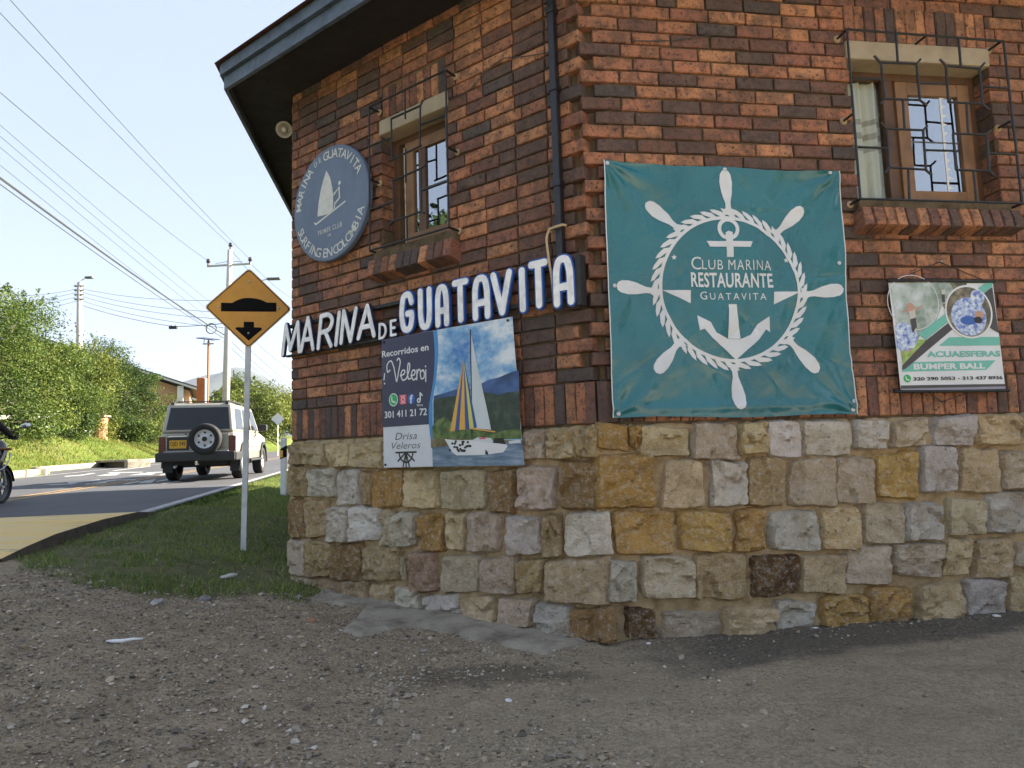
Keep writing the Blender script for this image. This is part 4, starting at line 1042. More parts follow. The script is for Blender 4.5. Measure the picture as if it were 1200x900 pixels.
area([(330, 725), (430, 720), (600, 726), (858, 730)], yw - .02, z_ + .0011, P_SHORE, 'photo_shore')
area([(338, 772), (430, 765), (600, 750), (860, 742)], .003, z_ + .0014, P_SEA, 'photo_lake')
def pp(name, pts, mat, z): decal(ps, name, blend([q5(*p) for p in pts]), mat, pw, z)
pp('printed_sail', [(557, 85), (600, 300), (640, 480), (680, 668), (590, 660), (560, 560)][::-1], I_SAIL, z_ + .0018)
pp('printed_mast', [(555, 80), (561, 80), (572, 720), (566, 720)][::-1], I_BLACK, z_ + .0022)
apx = (518, 250); base_ = [(442, 678), (470, 676), (495, 670), (530, 668), (555, 664), (580, 658), (598, 655)]
for k in range(6): pp('printed_sail', [apx, base_[k + 1], base_[k]][::-1][::-1], (I_YEL, I_SBLUE, I_YEL, I_SBLUE, I_LIME, I_SBLUE)[k], z_ + .002 + .0001 * k)
pp('printed_boom', [(560, 655), (705, 676), (705, 684), (560, 664)], I_YEL, z_ + .0028)
pp('printed_hull', [(412, 722), (480, 730), (570, 728), (770, 755), (775, 765), (750, 800), (640, 815), (480, 818), (455, 800)], I_WHITE, z_ + .0026)
pp('printed_cabin', [(570, 730), (600, 712), (680, 716), (700, 748)], I_SAIL, z_ + .0029)
pp('printed_crew', [(690, 745), (700, 718), (750, 715), (765, 752)], I_BLACK, z_ + .0031); pp('printed_crew', [(610, 716), (650, 712), (650, 722), (612, 724)], I_PINK, z_ + .0031)
pp('printed_fender', [(645, 812), (648, 782), (662, 800), (664, 814)], I_BLACK, z_ + .0031)
random.seed(3); mb = MB()
for k in range(26):
    x, y = 440 + random.random() * 120, 735 + random.random() * 62; c_ = q5(x, y); mb.flat(circle(c_[0], c_[1], .011, 8, .008), z_ + .0031 + k * 1e-5)
decal(ps, 'printed_hull_spots', mb, I_BLACK, pw, 0)
pp('printed_far_boat', [(780, 735), (850, 725), (852, 745), (785, 750)], I_SAIL, z_ + .0026)
mb = MB(); a = q5(42, 246); b_ = q5(316, 172); text(mb, 'Recorridos en', a[0], a[1] - .0, b_[0], b_[1] + .01, 0, .018); decal(ps, 'lettering', mb, I_WHITE, pw, z_ + .0012)
V = lambda pts, n=6: spline([q5(*p) for p in pts], n)
mb = MB(); hw = .0052; k = 0
for st in ([(57, 340), (54, 375)], [(90, 320), (75, 330), (72, 290), (95, 265), (112, 300), (122, 350), (130, 385), (140, 330), (150, 270), (140, 250), (132, 262)], [(150, 352), (172, 342), (176, 322), (162, 322), (154, 350), (166, 378), (186, 368)],
           [(186, 368), (202, 320), (205, 285), (196, 283), (192, 330), (198, 370), (212, 366)], [(212, 352), (232, 345), (236, 322), (222, 322), (215, 350), (226, 376), (244, 365)], [(246, 375), (248, 318)], [(248, 340), (258, 316), (268, 322)],
           [(285, 318), (268, 332), (272, 368), (288, 362), (290, 330), (278, 320)], [(299, 318), (298, 385)]):
    pts = V(st) if len(st) > 2 else [q5(*p) for p in st]
    rstrip(mb, pts, hw, k * 4e-5); k += 1
for c_ in ((58, 398), (298, 297)): c2 = q5(*c_); mb.flat(circle(c2[0], c2[1], .007, 10), k * 1.5e-5); k += 1
decal(ps, 'lettering', mb, I_WHITE, pw, z_ + .0012)
def disc(par, name, c_, r, mat, fn, z): return decal(par, name, blend(circle(c_[0], c_[1], r, 24)), mat, fn, z)
c_ = q5(110, 493); disc(ps, 'chat_icon', c_, .046, I_WHITE, pw, z_ + .001); disc(ps, 'chat_icon', c_, .039, I_GREEN, pw, z_ + .0016)
mb = MB(); mb.flat(ribbon(spline([(c_[0] - .016, c_[1] + .018), (c_[0] - .012, c_[1] - .008), (c_[0] + .016, c_[1] - .018)], 5), .006)); decal(ps, 'chat_icon', mb, I_WHITE, pw, z_ + .0022)
c_ = q5(166, 491); s_ = .033; decal(ps, 'camera_icon', blend([(c_[0] - s_, c_[1] - s_), (c_[0] + s_, c_[1] - s_), (c_[0] + s_, c_[1] + s_), (c_[0] - s_, c_[1] + s_)]), I_PINK, pw, z_ + .0012)
mb = MB(); ring2d(mb, c_[0], c_[1], .012, .018, 0, 20); mb.flat(ribbon([(c_[0] - .022, c_[1] - .024), (c_[0] + .022, c_[1] - .024)], .002)); mb.flat(ribbon([(c_[0] - .022, c_[1] + .024), (c_[0] + .022, c_[1] + .024)], .002)); decal(ps, 'camera_icon', mb, I_WHITE, pw, z_ + .0018)
c_ = q5(213, 488); disc(ps, 'social_icon', c_, .036, I_FB, pw, z_ + .0012); mb = MB(); text(mb, 'f', c_[0] - .014, c_[1] - .03, c_[0] + .016, c_[1] + .028, 0, .03); decal(ps, 'social_icon', mb, I_WHITE, pw, z_ + .0018)
c_ = q5(263, 482); mb = MB(); mb.flat(ribbon([(c_[0] + .004, c_[1] + .034), (c_[0] + .004, c_[1] - .016)], .006)); mb.flat(ribbon([(c_[0] + .008, c_[1] + .03), (c_[0] + .024, c_[1] + .016)], .005), .00002); ring2d(mb, c_[0] - .010, c_[1] - .016, .007, .017, .00004, 20); text(mb, 'TikTok', c_[0] - .03, c_[1] - .056, c_[0] + .03, c_[1] - .042, .00006, .02); decal(ps, 'video_icon', mb, I_WHITE, pw, z_ + .0012)
mb = MB(); a = q5(58, 602); b_ = q5(305, 540); text(mb, '301 411 21 72', a[0], a[1], b_[0], b_[1], 0, .022); decal(ps, 'lettering', mb, I_WHITE, pw, z_ + .0012)
mb = MB(); a = q5(118, 728); b_ = q5(245, 680); text(mb, 'Drisa', a[0], a[1], b_[0], b_[1], 0, -.012, .25); decal(ps, 'lettering', mb, I_BLACK, pw, z_); mb = MB(); a = q5(98, 782); b_ = q5(268, 735); text(mb, 'Veleros', a[0], a[1], b_[0], b_[1], .0001, -.012, .25); decal(ps, 'lettering', mb, I_BLACK, pw, z_)
c_ = q5(182, 800); mb = MB(); ring2d(mb, c_[0], c_[1], .062, .074, 0, 24, 180, 360)
for k, a in enumerate((180, 216, 252, 270, 288, 324, 360)): mb.flat(ribbon([(c_[0], c_[1]), (c_[0] + .10 * cos(radians(a)), c_[1] + .10 * sin(radians(a)))], .006), .00002 * (k + 1))
decal(ps, 'emblem', mb, I_BLACK, pw, z_)
for (x, y) in ((.02, .02), (PWd - .03, PHt - .02), (.02, tl[1] - .02)): MB().lathe([(.009, .004), (.007, .010), (.002, .012)], 10, Matrix.Translation((x, y, 0))).build('nail', M_BLACK, ps)

# ---- big teal banner
BO = .035
ban = thing('restaurant_banner', 'large wrinkled teal banner with a white ship wheel and anchor', 'banner', frame('R', 0, 0, 0))
cTL, cTR, cBR, cBL = [W('R', *p, BO) for p in ((708, 188), (985, 200), (1006, 486), (719, 490))]
_cr = random.Random(5)
CREASE = [(_cr.uniform(.2, 1.6), _cr.uniform(1.25, 2.7), _cr.uniform(-.9, 2.4), _cr.uniform(.08, .3), _cr.choice((-1, 1)) * _cr.uniform(.003, .008)) for _ in range(34)]
def bfold(x, y):
    v = 0
    for (ax, ay), f, ph, am in ((cTL, 11, .4, .016), (cTR, 10, 1.9, .013), (cBR, 12, .9, .012), (cBL, 9, 2.2, .010)):
        dx, dy = x - ax, y - ay; r = sqrt(dx * dx + dy * dy) + 1e-4; th = atan2(dy, dx)
        v += am * sin(f * th + ph) * math.exp(-r / .42) * min(r / .12, 1)
    v += .016 * fbm(x * 1.5 + .6 * y, y * 1.4 - .3 * x, 4.4, 3) + .012 * fbm(x * 4.2 - y * 2.0, y * 2.5 + x, 7.7, 4) + .005 * sin((x + y * .6) * 7.0) * math.exp(-((y - 1.45) / .35) ** 2)
    v += .012 * math.exp(-((y - 1.26) / .03) ** 2)
    for cx0, cy0, an, ln, am in CREASE:
        dx, dy = x - cx0, y - cy0; p_ = dx * cos(an) + dy * sin(an); q_ = -dx * sin(an) + dy * cos(an)
        v += am * math.exp(-abs(q_) / .016) * math.exp(-(p_ / ln) ** 2)
    return BO + v
def bw(x, y, z): return (x, y, bfold(x, y) + z)
NX_, NY_ = 170, 170; vs = []
for j in range(NY_ + 1):
    b = j / NY_; curl = -.012 * sin(b * pi * 2.3) - .020 * sin(b * pi) - .006 * fbm(b * 6, 1.5, 0, 2)
    for i in range(NX_ + 1):
        a = i / NX_; x = (cBL[0] * (1 - a) + (cBR[0]) * a) * (1 - b) + (cTL[0] * (1 - a) + cTR[0] * a) * b; y = (cBL[1] * (1 - a) + cBR[1] * a) * (1 - b) + (cTL[1] * (1 - a) + cTR[1] * a) * b
        x += curl * sstep((a - .6) / .4); y += -.012 * sin(pi * min(max((a * 2) % 1.0, 0), 1)) * b ** 8 + .006 * (1 - b) ** 8 * sin(a * 9)
        vs.append(bw(x, y, 0))
M_TEAL = simple('teal vinyl', (.020, .135, .155), .27, .18, 2.5, spec=.55)
mb = MB(); mb.add(vs, [(j * (NX_ + 1) + i, j * (NX_ + 1) + i + 1, (j + 1) * (NX_ + 1) + i + 1, (j + 1) * (NX_ + 1) + i) for j in range(NY_) for i in range(NX_)]); mb.build('sheet', M_TEAL, ban, smooth=True)
hem = MB(); eps = .004
L_ = [vs[j * (NX_ + 1)] for j in range(NY_ + 1)]; Rr = [vs[j * (NX_ + 1) + NX_] for j in range(NY_ + 1)]
hem.tube([(p[0] - .002, p[1], p[2]) for p in L_], .0035, 5); hem.build('hem', I_WHITE, ban, smooth=True); MB().tube([(p[0] + .002, p[1], p[2]) for p in Rr], .0035, 5).build('hem', I_WHITE, ban, smooth=True)
w0 = W('R', 856, 338, BO); RW = (W('R', 948, 340, BO)[0] - W('R', 765, 340, BO)[0]) / 2
mb = MB(); ring2d(mb, w0[0], w0[1], RW * .86, RW * .90, 0, 96)
for k in range(44):        # rope strands
    a = 2 * pi * k / 44; am = lambda aa, rr: (w0[0] + rr * cos(aa), w0[1] + rr * sin(aa)); d = 2 * pi / 44
    near_h = min(abs(((a - h_ * pi / 4 + pi) % (2 * pi)) - pi) for h_ in range(8))
    st = [am(a, RW * .90), am(a + d * .55, RW * .90), am(a + d * 1.25, RW * .955), am(a + d * 1.45, RW * 1.0), am(a + d * 1.0, RW * .99), am(a + d * .35, RW * .955)]
    mb.flat(st, .00015)
hnd = [((850, 198), (854, 246)), ((942, 243), (904, 281)), ((990, 338), (938, 346)), ((960, 436), (925, 398)), ((868, 480), (861, 428)), ((768, 437), (799, 397)), ((722, 335), (778, 341)), ((757, 237), (802, 277))]
for k, (tip, root) in enumerate(hnd):
    p = np.array(W('R', *tip, BO)); q = np.array(W('R', *root, BO)); q = np.array(w0) + (q - w0) / np.linalg.norm(q - np.array(w0)) * RW * .92; d = q - p; L = np.linalg.norm(d); d = d / L; nn = np.array([-d[1], d[0]])
    prf = [(0, .0), (.04, .024), (.12, .036), (.28, .041), (.5, .034), (.72, .018), (.84, .017), (.93, .03), (1.0, .05)]
    pts = [tuple(p + d * L * t + nn * w) for t, w in prf] + [tuple(p + d * L * t - nn * w) for t, w in reversed(prf[1:])]
    mb.flat(pts[::-1], .0003 + k * 1e-5)
I_BAN = simple('printed banner white', (.56, .58, .59), .4, .12, 4)
decal(ban, 'wheel_emblem', mb, I_BAN, bw, .0030, .02)
b45 = lambda x, y: W('R', 770 + x / 4.5, 230 + y / 4.5, BO)
mb = MB(); c_ = b45(375, 172); r1 = abs(b45(433, 172)[0] - b45(318, 172)[0]) / 2; ring2d(mb, c_[0], c_[1], r1 * .66, r1, 0, 36)
def bp(pts, z=0.0): mb.flat([b45(*p) for p in pts], z)
bp([(365, 322), (400, 322), (397, 190), (375, 182), (360, 192)], .0002); bp([(258, 238), (503, 238), (492, 268), (275, 268)][::-1], .0004)
decal(ban, 'anchor_emblem', mb, I_BAN, bw, .0030, .02); mb = MB()
bp([(28, 495), (175, 497), (175, 565)][::-1]); decal(ban, 'anchor_emblem', mb, I_BAN, bw, .0030, .02); mb = MB(); bp([(617, 503), (752, 505), (617, 570)][::-1])
decal(ban, 'anchor_emblem', mb, I_BAN, bw, .0030, .02); mb = MB()
bp([(380, 568), (422, 568), (446, 750), (375, 750)][::-1], .0002)
for sgn in (0, 1):
    L = [(420, 862), (350, 800), (290, 750), (248, 700), (222, 708), (210, 628), (280, 665), (262, 682), (310, 720), (375, 752), (420, 752)] if sgn == 0 else [(420, 862), (490, 800), (540, 755), (580, 700), (600, 715), (595, 632), (536, 672), (555, 680), (500, 728), (445, 752), (420, 752)][::-1]
    bp(L[::-1] if sgn == 0 else L[::-1], .0001 + sgn * .0002)
decal(ban, 'anchor_emblem', mb, I_BAN, bw, .0030, .02)
for s_, x0, y0, x1, y1, bo, sp in (('C', 178, 388, 228, 322, -.004, 1), ('LUB', 236, 386, 345, 338, -.004, 1.1), ('MARINA', 377, 388, 602, 338, -.004, 1.15), ('RESTAURANTE', 178, 480, 610, 405, .022, 1.05), ('G', 228, 545, 262, 503, .0, 1), ('UATAVITA', 280, 545, 578, 510, .0, 1.4)):
    mb = MB(); a = b45(x0, y0); b_ = b45(x1, y1); text(mb, s_, a[0], a[1], b_[0], b_[1], 0, bo, 0, sp); decal(ban, 'lettering', mb, I_BAN, bw, .0025, .04)
for sx, sy in ((86, 325), (684, 336)):
    c_ = b45(sx, sy); mb = MB(); mb.flat([(c_[0] + (.018 if k % 2 == 0 else .008) * cos(pi / 2 + k * pi / 5), c_[1] + (.018 if k % 2 == 0 else .008) * sin(pi / 2 + k * pi / 5)) for k in range(10)]); decal(ban, 'star', mb, I_BAN, bw, .0025)
for x, y in ((711, 192), (850, 198), (973, 202), (984, 308), (720, 335), (724, 485), (1000, 480), (1001, 470)):
    u, zz = W('R', x, y, BO); u = min(max(u, cTL[0] + .012), cTR[0] - .01 if y < 300 else cBR[0] - .02)
    MB().lathe([(.006, 0), (.012, .001), (.013, .003), (.010, .005), (.005, .003)], 14, Matrix.Translation((u, zz, bfold(u, zz) + .002))).build('grommet', M_STEEL, ban)

# ---- small hanging banner
SO = .05
sb = thing('small_banner', 'small hanging banner advertising bumper balls under the barred window', 'banner', frame('R', 0, 0, 0))
s6 = lambda x, y: W('R', 1040 + x / 6.43, 325 + y / 6.43, SO)
def sfold(x, y): return SO + .006 * sin((x - 1.9) * 5.5) + .004 * fbm(x * 3, y * 2, 3.3, 3)
def sw(x, y, z): return (x, y, sfold(x, y) + z)
qs = [s6(100, 860), s6(893, 850), s6(797, 25), s6(5, 22)]
warp(blend(qs), sw, .04, 6).build('sheet', ink('banner white', (.60, .62, .63)), sb)
def sp_(name, pts, mat, z=.0012): 
    mb = MB(); mb.flat([s6(*p) for p in pts][::-1]); return decal(sb, name, mb, mat, sw, z, .04)
I_MINT = ink('printed mint green', (.13, .42, .34)); I_CHAR = ink('printed charcoal', (.05, .045, .048)); I_LILAC = ink('printed grey violet', (.24, .24, .30))
P_POOL = cloud_ink('printed pool photo', (.16, .22, .17), (.33, .39, .34), (.52, .57, .58), 9, .35, .68); P_BALL = cloud_ink('printed blue ball', (.06, .10, .42), (.33, .42, .60), (.62, .68, .72), 34, .38, .62)
P_GRN = cloud_ink('printed turf', (.13, .26, .04), (.25, .40, .08), (.35, .45, .15), 20); P_DRK = cloud_ink('printed dark photo', (.05, .05, .03), (.12, .10, .06), (.25, .22, .15), 14); I_SKIN = ink('printed skin', (.45, .25, .17)); I_SHIRT = ink('printed shirt', (.48, .44, .38))
sp_('photo_print', [(12, 40), (360, 40), (420, 180), (360, 330), (240, 440), (130, 640), (108, 660)], P_POOL)
sp_('photo_print', [(325, 40), (600, 40), (560, 160), (440, 260), (400, 200)], P_DRK, .0009)
sp_('photo_print', [(6, 25), (800, 28), (798, 44), (8, 44)], P_DRK, .0016)
sp_('turf_print', [(100, 560), (190, 470), (285, 470), (285, 495), (140, 640), (112, 660)], P_GRN, .0018)
mb = MB(); c_ = s6(415, 110); mb.flat(circle(*c_, .075, 24)); decal(sb, 'photo_ball', mb, P_POOL, sw, .0015); c_ = s6(190, 190); mb = MB(); ring2d(mb, c_[0], c_[1], .168, .172, 0, 40); decal(sb, 'photo_ball', mb, I_WHITE, sw, .0021)
c_ = s6(122, 450)
mb = MB(); mb.flat([(max(x, s6(68, y0)[0] if False else s6(60, 450)[0]), y) for x, y in circle(*c_, .088, 28)]); decal(sb, 'photo_ball', mb, P_BALL, sw, .0022)
sp_('mint_stripe', [(225, 430), (755, 28), (797, 30), (790, 70), (280, 470)], I_MINT, .0026); sp_('dark_stripe', [(285, 475), (460, 340), (505, 375), (130, 690), (105, 700), (106, 665)], I_CHAR, .0029); sp_('dark_stripe', [(700, 140), (792, 72), (840, 420), (770, 380)], I_CHAR, .0029)
for s_, pts in (('figure_print', [(150, 245), (200, 240), (205, 310), (165, 320)]),): sp_(s_, pts, I_SHIRT, .0030)
sp_('figure_print', [(165, 318), (205, 305), (215, 380), (203, 385), (190, 335), (192, 415), (178, 415)], I_CHAR, .0032); sp_('figure_print', [(95, 262), (150, 245), (155, 258), (95, 268)], I_SKIN, .0032); sp_('figure_print', [(200, 240), (255, 212), (256, 222), (202, 258)], I_SKIN, .0032)
mb = MB(); c_ = s6(165, 225); mb.flat(circle(*c_, .026, 16)); decal(sb, 'figure_print', mb, I_SKIN, sw, .0034); sp_('figure_print', [(402, 130), (425, 130), (428, 190), (405, 190)], I_CHAR, .0030); sp_('figure_print', [(400, 95), (430, 95), (430, 130), (400, 130)], I_SHIRT, .0030)
sp_('figure_print', [(110, 600), (118, 545), (126, 548), (112, 630)], I_SKIN, .0032); sp_('figure_print', [(160, 530), (190, 575), (182, 580), (152, 538)], I_SKIN, .0032)
c_ = s6(610, 260); rr = .168
mb = MB(); mb.flat(circle(*c_, rr, 40)); decal(sb, 'photo_medallion', mb, I_WHITE, sw, .0034); mb = MB(); mb.flat(circle(*c_, rr * .93, 40)); decal(sb, 'photo_medallion', mb, P_DRK, sw, .0038)
mb = MB(); mb.flat(circle(c_[0] - .005, c_[1] - .03, rr * .74, 32, rr * .72)); decal(sb, 'photo_ball', mb, P_BALL, sw, .0042); mb = MB(); mb.flat(circle(c_[0] + .07, c_[1] + .09, rr * .3, 24)); decal(sb, 'photo_ball', mb, P_BALL, sw, .0046)
mb = MB(); mb.flat(circle(c_[0] - .01, c_[1] - .055, .06, 20, .028)); decal(sb, 'figure_print', mb, I_FB, sw, .0048); mb = MB(); mb.flat(circle(c_[0] + .07, c_[1] - .02, .034, 16, .026)); decal(sb, 'figure_print', mb, I_SKIN, sw, .0050); mb = MB(); mb.flat(circle(c_[0] + .058, c_[1] - .052, .03, 16, .022)); decal(sb, 'figure_print', mb, I_BLACK, sw, .0051)
sp_('mint_stripe', [(460, 452), (846, 448), (852, 512), (380, 518)], I_MINT, .0016); sp_('mint_stripe', [(110, 700), (190, 640), (815, 625), (740, 698), (102, 712)], I_MINT, .0014)
sp_('lower_border', [(98, 815), (888, 803), (890, 822), (98, 840)], I_CHAR, .0018); sp_('lower_border', [(98, 840), (890, 822), (893, 848), (100, 858)], I_LILAC, .0018)
for s_, x0, y0, x1, y1, mt, bo in (('ACUAESFERAS', 292, 604, 848, 552, I_MINT, .035), ('BUMPER BALL', 192, 697, 728, 645, I_WHITE, .035), ('320 290 5053 - 313 437 8936', 190, 780, 866, 742, I_BLACK, .03)):
    a = s6(x0, y0); b_ = s6(x1, y1); mb = MB(); text(mb, s_, a[0], a[1], b_[0], b_[1], 0, bo); decal(sb, 'lettering', mb, mt, sw, .0026)
c_ = s6(145, 763); mb = MB(); mb.flat(circle(*c_, .024, 20)); decal(sb, 'chat_icon', mb, I_GREEN, sw, .002); mb = MB(); mb.flat(ribbon(spline([(c_[0] - .009, c_[1] + .01), (c_[0] - .006, c_[1] - .004), (c_[0] + .009, c_[1] - .01)], 4), .0035)); decal(sb, 'chat_icon', mb, I_WHITE, sw, .0026)
for (a, b_) in (((-5, 24), (808, 30)), ((48, 862), (915, 852))):
    p = s6(*a); q = s6(*b_); MB().tube([(p[0], p[1], SO + .002), (q[0], q[1], SO + .002)], .010, 8).build('rod', M_BLACK, sb, smooth=True)
m1 = W('R', 1101, 307, .01); a = s6(60, 22); b_ = s6(740, 28)
MB().tube([(a[0], a[1], SO), (m1[0], m1[1], .01), (b_[0], b_[1], SO)], .003, 5).build('cord', M_BLACK, sb)
MB().tube([(m1[0], m1[1], .03), (m1[0], m1[1], -.02)], .005, 6).build('nail', M_STEEL, sb)
m2 = W('R', 1104, 471, .01); a = s6(300, 862); b_ = s6(640, 858); MB().tube([(a[0], a[1], SO), (m2[0], m2[1], .01), (b_[0], b_[1], SO)], .003, 5).build('cord', M_BLACK, sb)

# ---- horn loudspeaker under the eave
hp = atD(333, 152, 5.75)
hs = thing('horn_speaker', 'small round off-white horn speaker mounted under the dark eave', 'speaker', Matrix.Translation(hp) @ (Vector((0, 0, CAM_H)) - Vector(hp) + Vector((-.5, 0, .4))).to_track_quat('Z', 'Y').to_matrix().to_4x4())
MB().lathe([(.012, -.14), (.02, -.13), (.028, -.06), (.045, -.02), (.068, .0), (.072, .004), (.068, .006), (.045, -.014), (.028, -.05), (.001, -.05)], 28, None, False, False).build('horn', simple('yellowed plastic', (.38, .36, .30), .5, .2, 12), hs, smooth=True)
MB().lathe([(.024, -.045), (.022, .0), (.01, .006), (.0005, .007)], 18).build('phase_plug', M_CREAM, hs, smooth=True)
MB().tube([(0, 0, -.12), (.05, .10, -.14), (.08, .3, -.14)], .008, 6).build('bracket', M_BLACK, hs)

# ================================================================== ROADSIDE THINGS
def face_frame(p, fwd):
    """local z towards fwd (horizontal), local y up"""
    f = np.array([fwd[0], fwd[1]]); f = f / np.linalg.norm(f); r = np.array([-f[1], f[0]])
    return Matrix(((r[0], 0, f[0], p[0]), (r[1], 0, f[1], p[1]), (0, 1, 0, p[2]), (0, 0, 0, 1)))
def rounded_diamond(h, r, n=5):
    out = []
    for k in range(4):
        a = radians(90 * k); c_ = ((h - r * sqrt(2)) * cos(a), (h - r * sqrt(2)) * sin(a))
        out += [(c_[0] + r * cos(a + radians(-45 + 90 * j / n)), c_[1] + r * sin(a + radians(-45 + 90 * j / n))) for j in range(n + 1)]
    return out
# ---- speed hump warning sign
pb_ = gpx(285, 645); PD = pb_[1]; sc_ = np.array(atD(291.5, 361, PD)); hd = 49.0 / F_PX * PD
ws = thing('warning_sign', 'yellow diamond speed-hump warning sign on a white post in the grass', 'road sign', face_frame(pb_, (-sc_[0] * .7, -sc_[1])))
loc = ws.matrix_basis.inverted() @ Vector(sc_)
M_SIGNY = simple('reflective amber sheet', (.66, .30, .012), .35, .1, 9); M_SIGNB = simple('sign black', (.008, .008, .008), .75, .2, 9, spec=.1)
MB().prism(rounded_diamond(hd, .035), -.004, 0).build('panel', M_STEEL, ws, Matrix.Translation(loc))
MB().prism(rounded_diamond(hd - .006, .032), .0005, .0015).build('panel_face', M_SIGNY, ws, Matrix.Translation(loc))
mb = MB(); o1 = rounded_diamond(hd - .016, .03); o2 = rounded_diamond(hd - .026, .026); n = len(o1); mb.add([(*p, .0028) for p in o1] + [(*p, .0028) for p in o2], [(i, (i + 1) % n, n + (i + 1) % n, n + i) for i in range(n)]); mb.build('border', M_SIGNB, ws, Matrix.Translation(loc))
u_ = hd / 365.0         # zoom units: half diagonal = 365
z75 = lambda x, y: ((x - 538) * u_, (612 - y) * u_)
sym = [z75(310, 648), z75(770, 640), z75(770, 558), z75(690, 558)] + spline([z75(690, 558), z75(640, 535), z75(590, 524), z75(540, 521), z75(490, 526), z75(440, 545), z75(400, 570)], 4)[1:] + [z75(310, 570)]
MB().prism(sym, .0026, .0034).build('hump_symbol', M_SIGNB, ws, Matrix.Translation(loc))
MB().prism([z75(x, y) for x, y in ((498, 736), (583, 736), (583, 785), (640, 785), (652, 800), (540, 905), (428, 800), (440, 787), (498, 787))][::-1], .0026, .0034).build('arrow_symbol', M_SIGNB, ws, Matrix.Translation(loc))
for x, y in ((540, 373), (288, 608), (788, 605), (537, 838)): a = z75(x, y); MB().lathe([(.011, .003), (.010, .007), (.004, .010)], 10, Matrix.Translation((a[0], a[1], 0))).build('bolt', M_STEEL, ws, Matrix.Translation(loc))
post = MB(); post.cbox(-.026, .026, -.05, loc.y + hd * .55, -.045, -.006, .004)
po = post.build('post', simple('white painted post', (.62, .63, .64), .5, .15, 5, c2=(.42, .42, .42)), ws)
for v in po.data.vertices: v.co.x += loc.x * (v.co.y / loc.y)
# ---- delineator post
dp = gpx(331, 580); sc2 = dp[1] / F_PX
dl = thing('delineator_post', 'white delineator post with black band and amber reflector behind the wall', 'marker post', face_frame(dp, (-.1, -1)))
H_ = 66 * sc2; mb = MB(); mb.cbox(-.035, .075, -.03, H_, -.02, .02, .008); mb.build('post', M_WHITE, dl)
MB().prism([(-.037, H_ * .62), (.077, H_ * .66), (.077, H_ * .86), (-.037, H_ * .80)], -.022, .0225).build('black_band', M_SIGNB, dl)
MB().box(-.030, .018, H_ * .655, H_ * .775, .0228, .0262).build('reflector', simple('amber reflector', (.85, .38, .02), .25, .1, 20), dl)
# ---- far road sign seen from behind
fp = np.array(atD(325, 516, 47)); fp[2] = hgt(fp[0], fp[1]) ; fc = np.array(atD(325.5, 491, 47))
fsn = thing('far_road_sign', 'small pale diamond road sign beyond the car, back turned', 'road sign', face_frame(fp, (-fp[0], -fp[1])))
l2 = fsn.matrix_basis.inverted() @ Vector(fc); MB().prism(rounded_diamond(.44, .04), -.01, 0).build('panel', simple('bare aluminium', (.62, .64, .66), .5, .1, 6), fsn, Matrix.Translation(l2)); MB().tube([(l2.x, 0, -.03), (l2.x, l2.y + .35, -.03)], .035, 8).build('post', M_WHITE, fsn)

# ---- utility poles, lamps and lines
M_POLE = simple('concrete pole', (.50, .47, .42), .85, .15, 3, bmp=.2)
M_INS = simple('brown porcelain', (.05, .03, .022), .3, .2, 9)
pt = np.array(atD(269.5, 293, 43.0)); pb = np.array(atD(263, 500, 43.0)); pb[2] = hgt(pb[0], pb[1])
up = thing('utility_pole', 'tall concrete utility pole with crossarm behind the silver car', 'utility pole', Matrix.Translation(pb), 'utility poles')
d = Vector(pt - pb); MB().tube([(0, 0, -.3), tuple(d * .5), tuple(d)], [.26, .21, .15], 16).build('shaft', M_POLE, up, smooth=True)
ca = [np.array(atD(243, 312, 43.0)) - pb, np.array(atD(294, 309, 43.0)) - pb]; MB().tube([tuple(ca[0]), tuple(ca[1])], .07, 6).build('crossarm', M_STEEL, up)
ins = [np.array(atD(244, 306, 42.9)), np.array(atD(270, 287, 43.0)), np.array(atD(293, 304, 42.9))]
for q in ins: MB().lathe([(.05, -.30), (.05, -.12), (.13, -.10), (.07, -.04), (.14, -.02), (.08, .06), (.10, .12), (.03, .16)], 10, Matrix.Translation(tuple(q - pb))).build('insulator', M_INS, up)
for e in (0, 1): MB().tube([tuple(d * .955 * .99), tuple((np.array(ca[e]) * .62 + np.array(d) * .955 * .38))], .025, 5).build('brace', M_STEEL, up)
lt_ = np.array(atD(315, 327, 42.5)) - pb; MB().tube([tuple(d * .80), tuple(lt_ + np.array([-.6, 0, -.1])), tuple(lt_)], .035, 6).build('lamp_arm', M_STEEL, up); MB().cbox(-.1, .75, -.14, .14, -.07, .07, .03, Matrix.Translation(tuple(lt_))).build('lamp_head', M_GREY, up)
pt2 = np.array(atD(93.5, 331, 62.0)); pb2 = np.array(atD(92.5, 505, 62.0)); pb2[2] = hgt(pb2[0], pb2[1])
up2 = thing('utility_pole', 'concrete pole with a street lamp rising behind the hedge', 'utility pole', Matrix.Translation(pb2), 'utility poles')
d2 = pt2 - pb2; MB().tube([(0, 0, -.3), tuple(d2)], [.36, .22], 14).build('shaft', M_POLE, up2, smooth=True)
a = np.array(atD(96, 328, 62.0)) - pb2; b_ = np.array(atD(103, 325, 62.0)) - pb2; MB().tube([tuple(d2 + np.array([.2, 0, -.2])), tuple(a), tuple(b_)], .05, 6).build('lamp_arm', M_STEEL, up2); MB().cbox(-.2, .5, -.2, .2, -.12, .06, .04, Matrix.Translation(tuple(b_))).build('lamp_head', M_GREY, up2)
